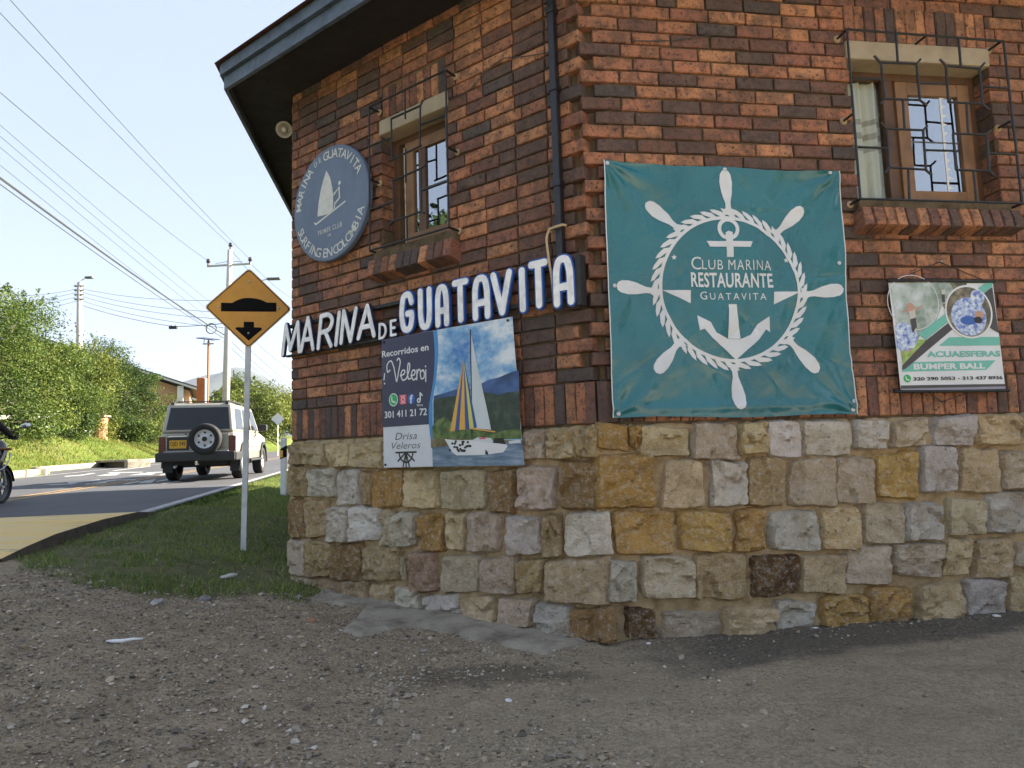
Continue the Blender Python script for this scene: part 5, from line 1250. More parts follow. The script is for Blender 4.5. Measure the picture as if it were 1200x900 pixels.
for k in range(4):
    z = d2[2] - .35 - .42 * k
    for sx in (-.33, .33): MB().lathe([(.05, -.1), (.11, -.04), (.11, .06), (.04, .1)], 8, Matrix.Translation((d2[0] * z / d2[2] + sx, d2[1] * z / d2[2] - .1, z))).build('insulator', M_INS, up2)
    MB().box(d2[0] * z / d2[2] - .4, d2[0] * z / d2[2] + .4, d2[1] * z / d2[2] - .3, d2[1] * z / d2[2] - .24, z - .03, z + .03).build('rack_arm', M_STEEL, up2)
def wire(name, label, a, b, sag, r, group, ext=None, n=24, cat='cable'):
    a = Vector(a); b = Vector(b)
    if ext: b = a + (b - a) * ext
    pts = []
    for i in range(n + 1):
        t = i / n; p = a.lerp(b, t); p.z -= sag * 4 * t * (1 - t); pts.append(p - a)
    o = MB().tube([tuple(p) for p in pts], r, 5).build(name, M_WIRE, None, Matrix.Translation(a)); return tag(o, label, cat, group)
def on_lat(x, y, l):
    """point of the sight line lying above the line at lateral distance l from the road frame"""
    dd = ray(x, y); s = l / float(dd[:2] @ LD); p = dd * s; return (p[0], p[1], p[2] + CAM_H)
LW = 10.3
for (q, ex, lab) in ((ins[0], (0, 95), 'single power line from the left end of the crossarm'), (ins[1], (0, 2), 'power line from the top of the near utility pole'), (ins[2], (25, 2), 'rightmost power line from the crossarm end')):
    wire('power_line', lab, q, on_lat(ex[0], ex[1], LW), .35, .013, 'overhead lines above the road', 1.5)
for k, (x, y, ey, r, lab) in enumerate(((262, 366, 137, .008, 'uppermost of the four thin service lines'), (261, 376, 150, .008, 'second of the four thin service lines'), (261, 385, 163, .008, 'third of the four thin service lines'), (260, 396, 184, .008, 'lowest of the four thin service lines'))):
    wire('service_line', lab + ' running to the upper left', atD(x, y, 43), on_lat(0, ey, LW), .25, r, 'overhead lines above the road', 1.5)
wire('cable_bundle', 'thick twisted cable bundle sloping across the sky behind the warning sign', atD(262, 392, 43), on_lat(0, 197, LW), .3, .036, 'overhead lines above the road', 1.5)
wire('cable_bundle', 'thinner communications cable just under the thick bundle', atD(262, 396, 43), on_lat(0, 203, LW), .34, .016, 'overhead lines above the road', 1.5)
for k, (y0, y1, yl) in enumerate(((338, 352, 340), (342, 366, 347), (347, 374, 353), (352, 384, 360))):
    nm = ('top', 'second', 'third', 'bottom')[k]
    wire('service_line', nm + ' line of the four strung between the two concrete poles', atD(95, y0, 61.8), atD(262, y1, 43.2), .35, .016, 'lines between the poles')
    wire('service_line', nm + ' line of the four leaving the hedge pole leftwards', atD(92, y0, 61.8), atD(0, yl + 2, 60), .45, .016, 'lines left of the hedge pole', 1.2)
for k, (x0, y0, x1, y1) in enumerate(((294, 309, 345, 350), (270, 292, 345, 372), (262, 366, 345, 436), (262, 380, 345, 452), (262, 392, 345, 460), (262, 400, 345, 466))):
    wire('power_line', ('highest', 'second highest', 'third highest', 'third lowest', 'second lowest', 'lowest')[k] + ' wire descending right of the warning sign', atD(x0, y0, 43.2), atD(x1, y1, 78), .3, .018, 'wires descending beyond the pole', 1.15)
A1, A2 = np.array(atD(203, 382.5, 50.0)), np.array(atD(247, 378, 44.0))
wire('fibre_cable', 'drooping black cable from the hedge pole to the splice box', atD(94, 357, 61.7), tuple(A1), .2, .022, 'cable with splice box')
wire('fibre_cable', 'black cable running from splice box to the near pole', tuple(A1), atD(262, 379, 43.2), .05, .026, 'cable with splice box')
sp = thing('splice_box', 'small black splice box hanging on the cable', 'splice box', Matrix.Translation(tuple(A1))); MB().cbox(-.30, .30, -.1, .1, -.20, .03, .04).build('housing', M_BLACK, sp); MB().tube([(-.15, 0, 0), (-.15, 0, .12)], .03, 6).build('clamp', M_BLACK, sp); MB().tube([(.15, 0, 0), (.15, 0, .12)], .03, 6).build('clamp', M_BLACK, sp)
cc = np.array(atD(247.5, 385, 44.0)); rr = 6.2 / F_PX * 44
co = thing('cable_coil', 'coiled ring of spare black cable beside the near pole', 'cable coil', Matrix.Translation(tuple(cc)))
for k in range(2): MB().tube([((rr - .02 * k) * cos(a), .03 * k, (rr - .02 * k) * sin(a)) for a in np.linspace(0, 2 * pi, 33)], .022, 5, False).build('loop', M_BLACK, co)

# ---- solar street lamp on the orange pillar
op = np.array(atD(235.5, 500, 44.5)); op[2] = hgt(op[0], op[1]); k_ = 44.5 / F_PX
pl = thing('orange_pillar', 'tall square orange gate pillar with its sunlit side painted white', 'pillar', face_frame(op, (-.25, -1)))
ht = atD(235, 443, 44.5)[2] - op[2]; MB().cbox(-.31, .26, -.3, ht, -.09, .09, .015).build('body', simple('orange paint', (.50, .125, .025), .7, .12, 3), pl); MB().cbox(.261, .36, -.3, ht - .05, -.07, .07, .01).build('painted_lit_side', M_WHITE, pl)  # white strip paints in the sunlit right side of the pillar
sl = thing('solar_lamp', 'solar street lamp on a thin orange post above the pillar', 'street lamp', Matrix.Translation((op[0] + .15, op[1] + .6, op[2])))
ht2 = atD(238, 400, 45.1)[2] - op[2]; MB().tube([(0, 0, 0), (0, 0, ht2)], .075, 8).build('post', simple('orange painted steel', (.45, .13, .04), .5, .1, 5), sl)
MB().cbox(-.62, .55, -.5, .5, -.02, .04, .01, Matrix.Translation((0, 0, ht2 + .15)) @ Matrix.Rotation(radians(9), 4, 'Y') @ Matrix.Rotation(radians(12), 4, 'X')).build('solar_panel', simple('solar cells', (.02, .022, .03), .2, .2, 6), sl)
MB().cbox(-.36, .42, -.1, .1, -.22, -.14, .02, Matrix.Translation((0, 0, ht2))).build('lamp_bar', M_STEEL, sl); MB().tube([(-.3, 0, ht2 - .1), (-.3, 0, ht2 + .12)], .03, 5).build('strut', M_STEEL, sl); MB().tube([(0, 0, ht2 - .1), (0, 0, ht2 + .15)], .05, 6).build('strut', M_STEEL, sl)

# ---- house behind the hedge
HA = radians(24); hn = np.array([-sin(HA), cos(HA)]); hr = np.array([cos(HA), sin(HA)]); gz = 2.0
def on_front(x, y, dist=58.0):
    d_ = ray(x, y); s_ = dist / float(d_[:2] @ hn); return (float(d_[:2] @ hr) * s_, d_[2] * s_ + CAM_H - gz)
e_r = on_front(232, 453); apx_ = on_front(40, 392); ho = hr * e_r[0] + hn * 58.0
hb = thing('house', 'peach-walled house with a long dark tiled roof behind the hedge', 'house', T(ho[0], ho[1], gz, HA))
rx, rz = apx_[0] - e_r[0], apx_[1]; ez = e_r[1]; M_PEACH = simple('peach render', (.58, .34, .19), .85, .12, 1.5); M_DROOF = simple('dark fibre cement tile', (.085, .07, .06), .9, .3, 2, bmp=.5)
MB().prism([(rx * 2 + .5, -1), (-.6, -1), (-.6, ez - .25), (rx, rz - .3), (rx * 2 + .5, ez - .25)], -9.0, -1.1, Matrix(((1, 0, 0, 0), (0, 0, -1, 0), (0, 1, 0, 0), (0, 0, 0, 1)))).build('wall', M_PEACH, hb)
for sgn in (0, 1):
    x0, x1 = ((.1, rx) if sgn == 0 else (2 * rx - .1, rx)); mb = MB()
    mb.add([(x0, 0, ez - .05), (x1, 0, rz), (x1, 9.6, rz), (x0, 9.6, ez - .05), (x0, 0, ez - .30), (x1, 0, rz - .25), (x1, 9.6, rz - .25), (x0, 9.6, ez - .30)], [(0, 1, 2, 3), (7, 6, 5, 4), (0, 4, 5, 1), (3, 2, 6, 7), (0, 3, 7, 4), (1, 5, 6, 2)]); mb.build('roof_slope', M_DROOF, hb)
    q = MB(); q.add([(x0, -.03, ez - .32), (x1, -.03, rz - .27), (x1, -.03, rz - .12), (x0, -.03, ez - .17), (x0, .05, ez - .32), (x1, .05, rz - .27), (x1, .05, rz - .12), (x0, .05, ez - .17)], [(0, 1, 2, 3), (7, 6, 5, 4), (0, 4, 5, 1), (3, 2, 6, 7), (0, 3, 7, 4), (1, 5, 6, 2)]); q.build('verge_board', M_CREAM, hb)
cxp = on_front(211, 460)[0] - e_r[0]; MB().cbox(cxp - .22, cxp + .22, .3, .75, -1, ez + (rz - ez) * (cxp / rx) - .35, .02).build('porch_column', M_WHITE, hb)
wxa = on_front(192, 460)[0] - e_r[0]; MB().cbox(wxa - .8, wxa + .8, 1.02, 1.12, 2.0, 3.4, .02).build('window', M_CARGLASS, hb)
MB().cbox(-4.5, -.7, .2, .35, -1, 1.45, .02).build('low_wall', simple('brick red render', (.38, .14, .07), .85, .2, 3), hb)

# ---- vegetation
def leaf_obj(name, pts, size, mat, parent, aspect=2.2, up=.35, out=None, tone=None):
    n = len(pts); nr = rng.normal(size=(n, 3)); nr[:, 2] += up
    if out is not None: nr += out * .8
    nr /= np.linalg.norm(nr, axis=1)[:, None]
    t = np.cross(nr, rng.normal(size=(n, 3))); t /= np.linalg.norm(t, axis=1)[:, None]; b = np.cross(nr, t)
    L = size * rng.uniform(.6, 1.4, n)[:, None]; Wd = L / aspect
    v = np.stack([pts - t * L, pts - b * Wd + nr * Wd * .3, pts + t * L, pts + b * Wd + nr * Wd * .3], 1).reshape(-1, 3)
    me = bpy.data.meshes.new(name); me.vertices.add(4 * n); me.vertices.foreach_set('co', v.ravel()); me.loops.add(4 * n); me.loops.foreach_set('vertex_index', np.arange(4 * n, dtype=np.int32))
    me.polygons.add(n); me.polygons.foreach_set('loop_start', np.arange(0, 4 * n, 4, dtype=np.int32)); me.materials.append(mat)
    r_ = rng.uniform(0, 1, n) * .55 + (tone if tone is not None else rng.uniform(0, .45, n)); a = me.attributes.new('rnd', 'FLOAT', 'FACE'); a.data.foreach_set('value', np.clip(r_, 0, 1).astype(np.float32)); me.update(); me.validate()
    return link(name, me, parent)
def plant(name, label, cat, base, H, Wd, nclump, nleaf, size, mat, group=None, trunk=.12, low=.12, shape=1.0, aspect=2.2, spray=0, depth=None):
    o = thing(name, label, cat, Matrix.Translation(tuple(base)), group); dp_ = depth or Wd
    tb_ = MB(); tb_.tube([(0, 0, -.3), (.05 * H * rng.normal() * .3, 0, H * .35), (.04 * H * rng.normal() * .4, .03 * H, H * .8)], [trunk, trunk * .7, trunk * .2], 8)
    cl = []
    for k in range(nclump):
        z = low + (1 - low) * ((k + .5) / nclump) * .94; th = rng.uniform(0, 2 * pi); prof = (sin(pi * min(z * .80 + .17, 1)) ** .6) * (1 - .35 * max(z - .75, 0) * shape * 2)
        r = sqrt(rng.uniform(.15, 1)) * prof * .5
        cl.append((r * cos(th) * Wd, r * sin(th) * dp_, z * H, rng.uniform(.55, 1.2) * .16 * (Wd + H * .3) * (1 - .35 * max(z - .6, 0)), rng.uniform(-.15, .62)))
    for c_ in cl[::3]: tb_.tube([(0, 0, c_[2] * .55), (c_[0] * .5, c_[1] * .5, c_[2] * .8), (c_[0] * .95, c_[1] * .95, c_[2])], [trunk * .4, trunk * .25, trunk * .06], 5)
    tb_.build('trunk', M_BARK, o, smooth=True)
    P = []; O = []; Tn = []
    for c_ in cl:
        m = int(nleaf / nclump); q = rng.normal(size=(m, 3)); q /= np.linalg.norm(q, axis=1)[:, None]; rad = rng.uniform(.35, 1.1, m) ** .6
        rad *= 1 + .35 * np.sin(q[:, 0] * 5 + c_[4] * 20) * np.sin(q[:, 2] * 6 + c_[4] * 9)
        P.append(np.array(c_[:3]) + q * rad[:, None] * c_[3] * np.array([1.1, 1.1, .85])); O.append(q); Tn.append(np.full(m, c_[4]))
    for k in range(spray):      # feathery shoots standing out of the outline
        c_ = cl[rng.integers(len(cl) // 3, len(cl))]; dv = rng.normal(size=3) * .5; dv[2] = abs(dv[2]) + .6; dv /= np.linalg.norm(dv); m = 46; L = rng.uniform(.5, 1.1) * H * .13
        s = rng.uniform(0, 1, m)[:, None]; P.append(np.array(c_[:3]) + dv * (c_[3] * .8 + s * L) + rng.normal(size=(m, 3)) * .07 * (1.2 - s)); O.append(np.tile(dv, (m, 1))); Tn.append(np.full(m, .35))
    leaf_obj('crown', np.concatenate(P), size, mat, o, aspect, .4, np.concatenate(O), np.concatenate(Tn)); return o
def on_bank(x, q):
    """foot of a plant on the bank: pixel column x, distance q behind the kerb line"""
    d_ = ray(x, 515); dn = d_[:2] / np.linalg.norm(d_[:2]); s = 10.0
    while s < 200:
        p = dn * s; t = float(p @ RD)
        if float(p @ LD) > l_bank(t) + q: break
        s += .1
    return np.array([p[0], p[1], hgt(p[0], p[1]) - .05]), s
HEDGE = [(-28, 345, 6.0, 'leftmost tall feathery hedge tree running out of the frame', M_LEAF), (12, 348, 4.6, 'tall feathery hedge tree above the motorcycle', M_LEAF), (52, 398, 3.6, 'broad hedge shrub behind the short fence post', M_LEAF), (88, 407, 3.4, 'rounded hedge shrub in front of the lamp pole', M_LEAFB),
         (118, 402, 3.0, 'hedge shrub growing over the orange stump', M_LEAF), (146, 424, 3.0, 'dark glossy hedge shrub near the gate', M_LEAFC), (170, 438, 2.5, 'last hedge shrub left of the peach house', M_LEAF)]
for k, (x, yt, wd, lab, mt) in enumerate(HEDGE):
    p, s = on_bank(x, 3.9 + .5 * (k % 2)); D = p[1]; top = atD(x, yt, D)[2]; H = top - p[2]
    plant('hedge_tree', lab, 'tree', p, H, wd * 1.25, 28, 21000, .060, mt, 'hedge trees on the bank', .13, .02, .6 if k > 1 else 1.4, 2.4, 40 if k < 2 else (22 if k < 4 else 9), 3.2)
for k, (x, q, h_, wd, lab) in enumerate(((30, 3.0, 1.3, 2.8, 'low leafy undergrowth at the foot of the hedge by the motorcycle'), (80, 3.1, 1.4, 3.0, 'low leafy undergrowth between fence post and orange stump'), (150, 3.0, 1.6, 3.4, 'low leafy undergrowth between stump and gate'))):
    p, s = on_bank(x, q); plant('undergrowth_bush', lab, 'bush', p, h_, wd, 16, 4500, .06, M_LEAF, 'undergrowth below the hedge', .04, .02, .4, 1.8, 0, 1.2)
p, s = on_bank(221, 5.5); plant('garden_bush', 'small bush beside the porch column of the house', 'bush', p, 3.6, 2.6, 14, 4500, .09, M_LEAFB, None, .08, .05)
p, s = on_bank(252, 6.0); plant('garden_tree', 'slender leafy tree between the orange pillar and the tall pole', 'tree', p + np.array([0, 6, 0]), atD(252, 437, p[1] + 6)[2] - p[2], 3.2, 22, 5200, .10, M_LEAF, None, .08, .1, 1.2, 2.4, 16)
for k, (x, yt, wd, lab, mt) in enumerate(((264, 462, 6, 'rounded yellow-green tree right behind the tall pole', M_LEAFB), (284, 450, 8, 'yellow-green roadside tree left of the sign post', M_LEAFB), (302, 453, 9, 'yellow-green roadside tree right of the sign post', M_LEAFB), (322, 462, 8, 'far yellow-green tree above the small road sign', M_LEAFB), (341, 470, 8, 'farthest yellow-green tree at the brick wall edge', M_LEAFB))):
    D = 76 + 5 * k; q = np.array(atD(x, 497, D)); q[2] = max(hgt(q[0], q[1]), q[2] - 1.2); plant('roadside_tree', lab, 'tree', q, atD(x, yt, D)[2] - q[2], wd, 30, 9000, .16, mt, 'trees beyond the car', .2, .02, .5, 2.0, 6)
# trees behind the photographer, mirrored in the panes
for k, (x, y, H, wd, lab) in enumerate(((21, -11.3, 8.5, 7, 'tall tree across the yard mirrored in the large barred window'), (29, -12, 10, 8, 'spreading tree farther right across the yard'), (-21, 1.0, 10, 5.0, 'tall tree over the road mirrored in the small barred window'))):
    plant('yard_tree', lab, 'tree', (x, y, 0), H, wd, 40, 9000, .16, M_LEAFC, 'trees across the yard', .25, .2, 1.0, 2.0)

# ---- rail fence, stump and gate on the bank
M_RAIL = simple('weathered whitewashed timber', (.52, .50, .45), .85, .25, 6, bmp=.4)
fn = thing('rail_fence', 'weathered white two-rail fence half hidden in the hedge', 'fence', Matrix.Translation(on_bank(60, 3.3)[0]))
fb = []
for x in (-20, 20, 61, 103):
    p, s = on_bank(x, 3.3); fb.append(p); q = p - np.array(fn.location); MB().cbox(-.09, .09, -.09, .09, -.2, 1.15, .02, Matrix.Translation(tuple(q)) @ Matrix.Rotation(.3, 4, 'Z')).build('post', M_RAIL, fn)
for a, b_ in zip(fb[:-1], fb[1:]):
    for h_ in (.42, .92):
        a2 = a - np.array(fn.location) + np.array([0, 0, h_]); b2 = b_ - np.array(fn.location) + np.array([0, 0, h_]); dd = Vector(b2 - a2); Mx = Matrix.Translation(tuple((a2 + b2) / 2)) @ dd.to_track_quat('X', 'Z').to_matrix().to_4x4(); MB().cbox(-dd.length / 2 + .05, dd.length / 2 - .05, -.025, .025, -.08, .08, .01, Mx).build('rail', M_RAIL, fn)
p, s = on_bank(118, 3.0); k_ = p[1] / F_PX
st_ = thing('brick_stump', 'weathered orange stump of a brick gate pier at the foot of the hedge', 'pier', Matrix.Translation(p)); mb = MB()
mb.lathe([(.34, -.2), (.33, .4), (.30, .8), (.33, 1.15), (.26, 1.28), (.1, 1.32)], 10); mo = mb.build('body', simple('crumbling orange brick', (.48, .26, .13), .9, .35, 7, bmp=.9), st_)
for v in mo.data.vertices: f_ = 1 + .12 * fbm(v.co.x * 3, v.co.y * 3, v.co.z * 3); v.co.x *= f_; v.co.y *= f_
MB().cbox(-.36, .36, -.34, .34, 1.26, 1.36, .03).build('cap', M_CONC2, st_)
p, s = on_bank(196, 3.2); gt = thing('field_gate', 'white timber field gate partly hidden by the silver car', 'gate', face_frame(p, (-.35, -1)))
kk = p[1] / F_PX; gw = 22 * kk
for z in (.15, .75, 1.3): MB().cbox(0, gw, z - .07, z + .07, -.03, .03, .01).build('rail', M_RAIL, gt)
for x in (0, gw): MB().cbox(x - .08, x + .08, -.2, 1.5, -.06, .06, .01).build('post', M_RAIL, gt)
MB().tube([(0, 1.3, .05), (gw, .2, .05)], .05, 6).build('brace', M_RAIL, gt); MB().tube([(-1.0, .1, 0), (0, 1.2, 0)], .05, 6).build('brace', M_RAIL, gt)
q1 = on_bank(207, 6.5)[0]; wf = thing('wire_fence', 'wire mesh garden fence on dark posts beside the orange pillar', 'fence', face_frame(q1, (-.3, -1)))
for x in (0, 1.5, 3.0): MB().tube([(x, -.2, 0), (x, 3.0, 0)], .06, 6).build('post', M_GREY, wf)
for k in range(9): MB().tube([(0, .25 + k * .32, 0), (3, .25 + k * .32, 0)], .012, 4).build('wire', M_WIRE, wf)
MB().tube([(-2.2, .3, 0), (0, 2.7, 0)], .05, 6).build('stay', M_GREY, wf)

# ---- grass
def blades(name, P, h, w, mat, tone=None):
    n = len(P); th = rng.uniform(0, 2 * pi, n); lean = rng.normal(size=(n, 2)) * .45; hh = h * rng.uniform(.4, 1.25, n)
    a = np.stack([np.cos(th), np.sin(th), np.zeros(n)], 1) * (w * rng.uniform(.6, 1.3, n))[:, None]; tip = P + np.concatenate([lean * hh[:, None], hh[:, None]], 1)
    v = np.stack([P - a, P + a, tip], 1).reshape(-1, 3); me = bpy.data.meshes.new(name); me.vertices.add(3 * n); me.vertices.foreach_set('co', v.ravel()); me.loops.add(3 * n); me.loops.foreach_set('vertex_index', np.arange(3 * n, dtype=np.int32))
    me.polygons.add(n); me.polygons.foreach_set('loop_start', np.arange(0, 3 * n, 3, dtype=np.int32)); me.materials.append(mat)
    r_ = rng.uniform(0, .6, n) + (tone if tone is not None else .2); at_ = me.attributes.new('rnd', 'FLOAT', 'FACE'); at_.data.foreach_set('value', np.clip(r_, 0, 1).astype(np.float32)); me.update(); me.validate()
    return stuff(link(name, me))
pts = []; tn = []
foot_poly = [tuple(p) for p in offset_poly(FOOT, .02)]
def inside(x, y):
    r = False; n = len(foot_poly); j = n - 1
    for i in range(n):
        xi, yi = foot_poly[i]; xj, yj = foot_poly[j]
        if (yi > y) != (yj > y) and x < (xj - xi) * (y - yi) / (yj - yi) + xi: r = not r
        j = i
    return r
while len(pts) < 75000:
    t = 3.5 + 32 * rng.random() ** 2.0; l = L_NEAR - .0 - rng.random() * 5.2; x, y = xy(t, l)
    if y < 3.0 or x > 2.5 or inside(x, y): continue
    lm = lawn_mask(x, y); g = fbm(x * 2.2, y * 2.2, 8.8, 4)
    if lm * 1.6 + .55 * g + .10 < .08 * rng.normal() and t < 12: continue
    if g < -.06 and rng.random() < .8 and lm < 1.5: continue
    k = min(max((L_NEAR - .02 - l) / .25, 0), 1)
    pts.append((x, y, hgt(x, y) - .006 + k * .02 * fbm(x * .9, y * .9, 3.1, 4))); tn.append(.18 + .35 * fbm(x * 1.1, y * 1.1, 5.5, 3) + (.5 if rng.random() < .10 else 0))
blades('verge_grass', np.array(pts), .052, .0045, M_GRASSN, np.array(tn))['label'] = 'short dark green grass on the verge between wall and road'
pts = []; tn = []
for _ in range(60000):
    t = 8 + 62 * rng.random(); q = rng.random() * 5.0; l = l_bank(t) + (.45 if t > 23 else .15) + q; x, y = xy(t, l); pts.append((x, y, hgt(x, y) - .02)); tn.append(.25 + .6 * fbm(x * .45, y * .45, 1.5, 3) + .12 * (q < 3))
blades('bank_grass', np.array(pts), .15, .016, M_GRASSF, np.array(tn))['label'] = 'sunlit yellow-green grass on the bank across the road'

# ---- gravel
ico = np.array([(1, 0, 0), (-1, 0, 0), (0, 1, 0), (0, -1, 0), (0, 0, 1), (0, 0, -.6), (.6, .6, .5), (-.6, .6, .5), (-.6, -.6, .5), (.6, -.6, .5)]); icf = [(4, 6, 7), (4, 7, 8), (4, 8, 9), (4, 9, 6), (0, 6, 9), (2, 7, 6), (1, 8, 7), (3, 9, 8), (0, 2, 6), (2, 1, 7), (1, 3, 8), (3, 0, 9), (5, 2, 0), (5, 1, 2), (5, 3, 1), (5, 0, 3)]
mb_v = []; mb_f = []; rv = []; cnt = 0
while cnt < 21000:
    y = 1.9 + 4.6 * rng.random() ** 1.3; x = -5.2 + 9.5 * rng.random()
    if abs(x) > y * .85 + .3 or inside(x, y) or (x * LD[0] + y * LD[1]) > L_NEAR - .3: continue
    dens = min(max(.55 - .42 * (x - .1) + .9 * fbm(x * 1.2, y * 1.2, 6.1, 3), .05), 1)
    wallp = -(np.array([x, y]) - C) @ (-NR); 
    if x > .3: dens = max(dens * .3, .35 * math.exp(-abs(wallp - .12) / .10))
    if lawn_mask(x, y) > .15: dens *= .06
    if rng.random() > dens: continue
    s = .0028 * math.exp(abs(rng.normal()) * .62); s = min(s, .02); R3 = Matrix.Rotation(rng.uniform(0, 6.28), 3, 'Z') @ Matrix.Rotation(rng.normal() * .5, 3, 'X')
    v = (ico * rng.uniform(.65, 1.2, (10, 3)) * s * np.array([1.25, .95, .75])) @ np.array(R3); b0 = len(mb_v)
    mb_v.extend(map(tuple, v + np.array([x, y, hgt(x, y) + .020 * fbm(x * .9, y * .9, 3.1, 4) + .013 * fbm(x * 7, y * 7, 1.7, 4) + s * .25]))); mb_f.extend([tuple(i + b0 for i in f) for f in icf]); rv += [rng.random()] * len(icf); cnt += 1
me = bpy.data.meshes.new('gravel'); me.from_pydata(mb_v, [], mb_f); a_ = me.attributes.new('rnd', 'FLOAT', 'FACE'); a_.data.foreach_set('value', rv)
m, nt, b = new_mat('loose gravel'); an = nd(nt, 'ShaderNodeAttribute', attribute_name='rnd'); c = ramp(nt, an.outputs['Fac'], [(0, (.09, .075, .058)), (.35, (.20, .17, .13)), (.6, (.29, .25, .195)), (.85, (.34, .26, .165)), (.985, (.50, .46, .39))]); nt.links.new(c, b.inputs['Base Color']); b.inputs['Roughness'].default_value = .9
me.materials.append(m); stuff(link('gravel', me))['label'] = 'loose grey and tan gravel scattered over the yard'
# ---- single stones and litter
def rock(label, px, size, c, sq=(1, .7, .5), cat='stone', name='loose_stone'):
    p = gpx(*px); bm = bmesh.new(); bmesh.ops.create_icosphere(bm, subdivisions=2, radius=1)
    for v in bm.verts: f = 1 + .35 * mnoise.noise(v.co * 1.3 + Vector((px[0], px[1], 0))); v.co = Vector((v.co.x * size * sq[0], v.co.y * size * sq[1], v.co.z * size * sq[2])) * f
    me = bpy.data.meshes.new(name); bm.to_mesh(me); bm.free(); me.materials.append(simple('stone ' + label[:12], c, .9, .3, 30, bmp=.6)); tag(link(name, me, None, Matrix.Translation((p[0], p[1], p[2] + size * sq[2] * .35)) @ Matrix.Rotation(px[0], 4, 'Z')), label, cat, 'loose stones on the ground')
rock('pale flat stone lying in the grass right of the sign post', (268, 677), .055, (.50, .49, .46), (1.3, .6, .4)); rock('small grey stone at the edge of the grass', (240, 704), .05, (.22, .21, .20)); rock('pale stone near the ragged grass edge', (184, 707), .05, (.34, .33, .31), (1.3, .7, .35)); rock('reddish stone beside the concrete apron', (365, 729), .035, (.30, .16, .10)); rock('grey lump of rubble below the wall end', (350, 702), .04, (.28, .26, .23))
rock('white pebble on the dark tarmac under the banner', (760, 755), .013, (.62, .60, .56)); rock('white pebble nearest the viewer on the gravel', (596, 822), .016, (.66, .65, .63), (1.2, .8, .5)); rock('pale chip at the foot of the wall far right', (1168, 723), .016, (.66, .64, .60), (1.4, .7, .5)); rock('pale chip below the brown stone', (955, 737), .014, (.6, .58, .52), (1.3, .7, .5)); rock('tan pebble left of the dark stain', (352, 748), .022, (.36, .30, .20))
p = gpx(146, 755); mb = MB(); mb.tube([(-.085, -.01, .01), (-.04, -.022, .012), (.0, -.02, .012), (.04, .0, .014), (.085, .012, .012)], [.006, .010, .010, .008, .004], 6)
o = mb.build('litter_strip', M_WHITE, None, Matrix.Translation((p[0], p[1], p[2] + .01)), smooth=True); tag(o, 'crumpled white strip of litter on the gravel at left', 'litter')

# ---- mountain and haze
prof = [(-200, 520), (0, 505), (120, 478), (180, 458), (225, 445), (245, 440), (262, 438), (274, 431), (286, 430), (300, 437), (320, 447), (342, 458), (380, 470), (430, 484), (520, 500), (700, 520), (900, 535)]
MDist = 3000.0; vs = []; nx = 120; ny = 26; xs = np.linspace(-200, 900, nx); ys_ = np.interp(xs, [p[0] for p in prof], [p[1] for p in prof])
for j in range(ny):
    b = j / (ny - 1) * 2 - 1
    for x_, y_ in zip(xs, ys_):
        q = atD(x_, y_, MDist); hgt_ = max(q[2], 0) * (1 - abs(b) ** 1.3); k = 1 + b * .28
        w_ = 45 * fbm(q[0] * .0022, b * 3.1, 2.2, 5) * (1 - abs(b)) * min(abs(b) * 3, 1)
        vs.append((q[0] * 1.0, MDist + b * 750, hgt_ + w_ + 1.5 - (10 if abs(b) > .98 else 0)))
mb = MB(); mb.add(vs, [(j * nx + i, j * nx + i + 1, (j + 1) * nx + i + 1, (j + 1) * nx + i) for j in range(ny - 1) for i in range(nx - 1)])
struct(mb.build('mountain', simple('wooded mountain slope', (.04, .052, .045), .95, .4, .01), smooth=True))
def haze_material():
    m = bpy.data.materials.new('valley haze'); m.use_nodes = True; nt = m.node_tree; nt.nodes.remove(nt.nodes['Principled BSDF'])
    pv = nt.nodes.new('ShaderNodeVolumePrincipled'); pv.inputs['Color'].default_value = (.74, .85, 1.0, 1); pv.inputs['Density'].default_value = 0.8e-4; pv.inputs['Anisotropy'].default_value = .1
    nt.links.new(pv.outputs[0], nt.nodes['Material Output'].inputs['Volume']); return m
hz = stuff(MB().box(-4300, 4300, -4300, 4500, -4, 480).build('haze', haze_material())); hz['label'] = 'pale blue haze filling the valley air'

# ---- the silver four-wheel-drive car
CT, CLt = 17.75, 4.3; cp_ = RP(CT, CLt, .004)
car = thing('off_road_car', 'silver four-wheel-drive car with a spare wheel driving away', 'car', Matrix.Translation(cp_) @ Matrix.Rotation(atan2(RD[1], RD[0]), 4, 'Z') @ Matrix.Rotation(-math.atan(.019), 4, 'Y'))
M_BODY = simple('champagne silver car paint', (.34, .32, .265), .42, .06, 2, metal=.15, coat=.2); M_BODY2 = simple('lower body grey beige paint', (.22, .205, .17), .4, .08, 2, metal=.3, coat=.3)
M_CG = simple('dark car window', (.022, .026, .030), .08, .1, 3, spec=.35); M_TRIM = simple('black plastic trim', (.02, .02, .021), .55, .2, 9); M_TAIL = simple('red tail lamp', (.10, .012, .010), .25, .15, 20); M_RIM = simple('white steel wheel', (.55, .56, .57), .4, .1, 9)
YZ = Matrix(((1, 0, 0, 0), (0, 0, -1, 0), (0, 1, 0, 0), (0, 0, 0, 1)))        # profile (x, z) extruded along y
def arch(cx_, r): return [(cx_ + r * cos(a), .36 + r * sin(a)) for a in np.linspace(-.05 * pi + .35, pi - .35 + .05 * pi, 12)]
low = [(3.56, .92), (3.48, 1.03), (2.5, 1.13), (-.80, 1.13), (-.86, 1.05), (-.86, .58), (-.72, .52)] + arch(0, .46)[::-1] + [(.60, .46), (2.1, .46)] + arch(2.7, .46)[::-1] + [(3.3, .50), (3.56, .56)]
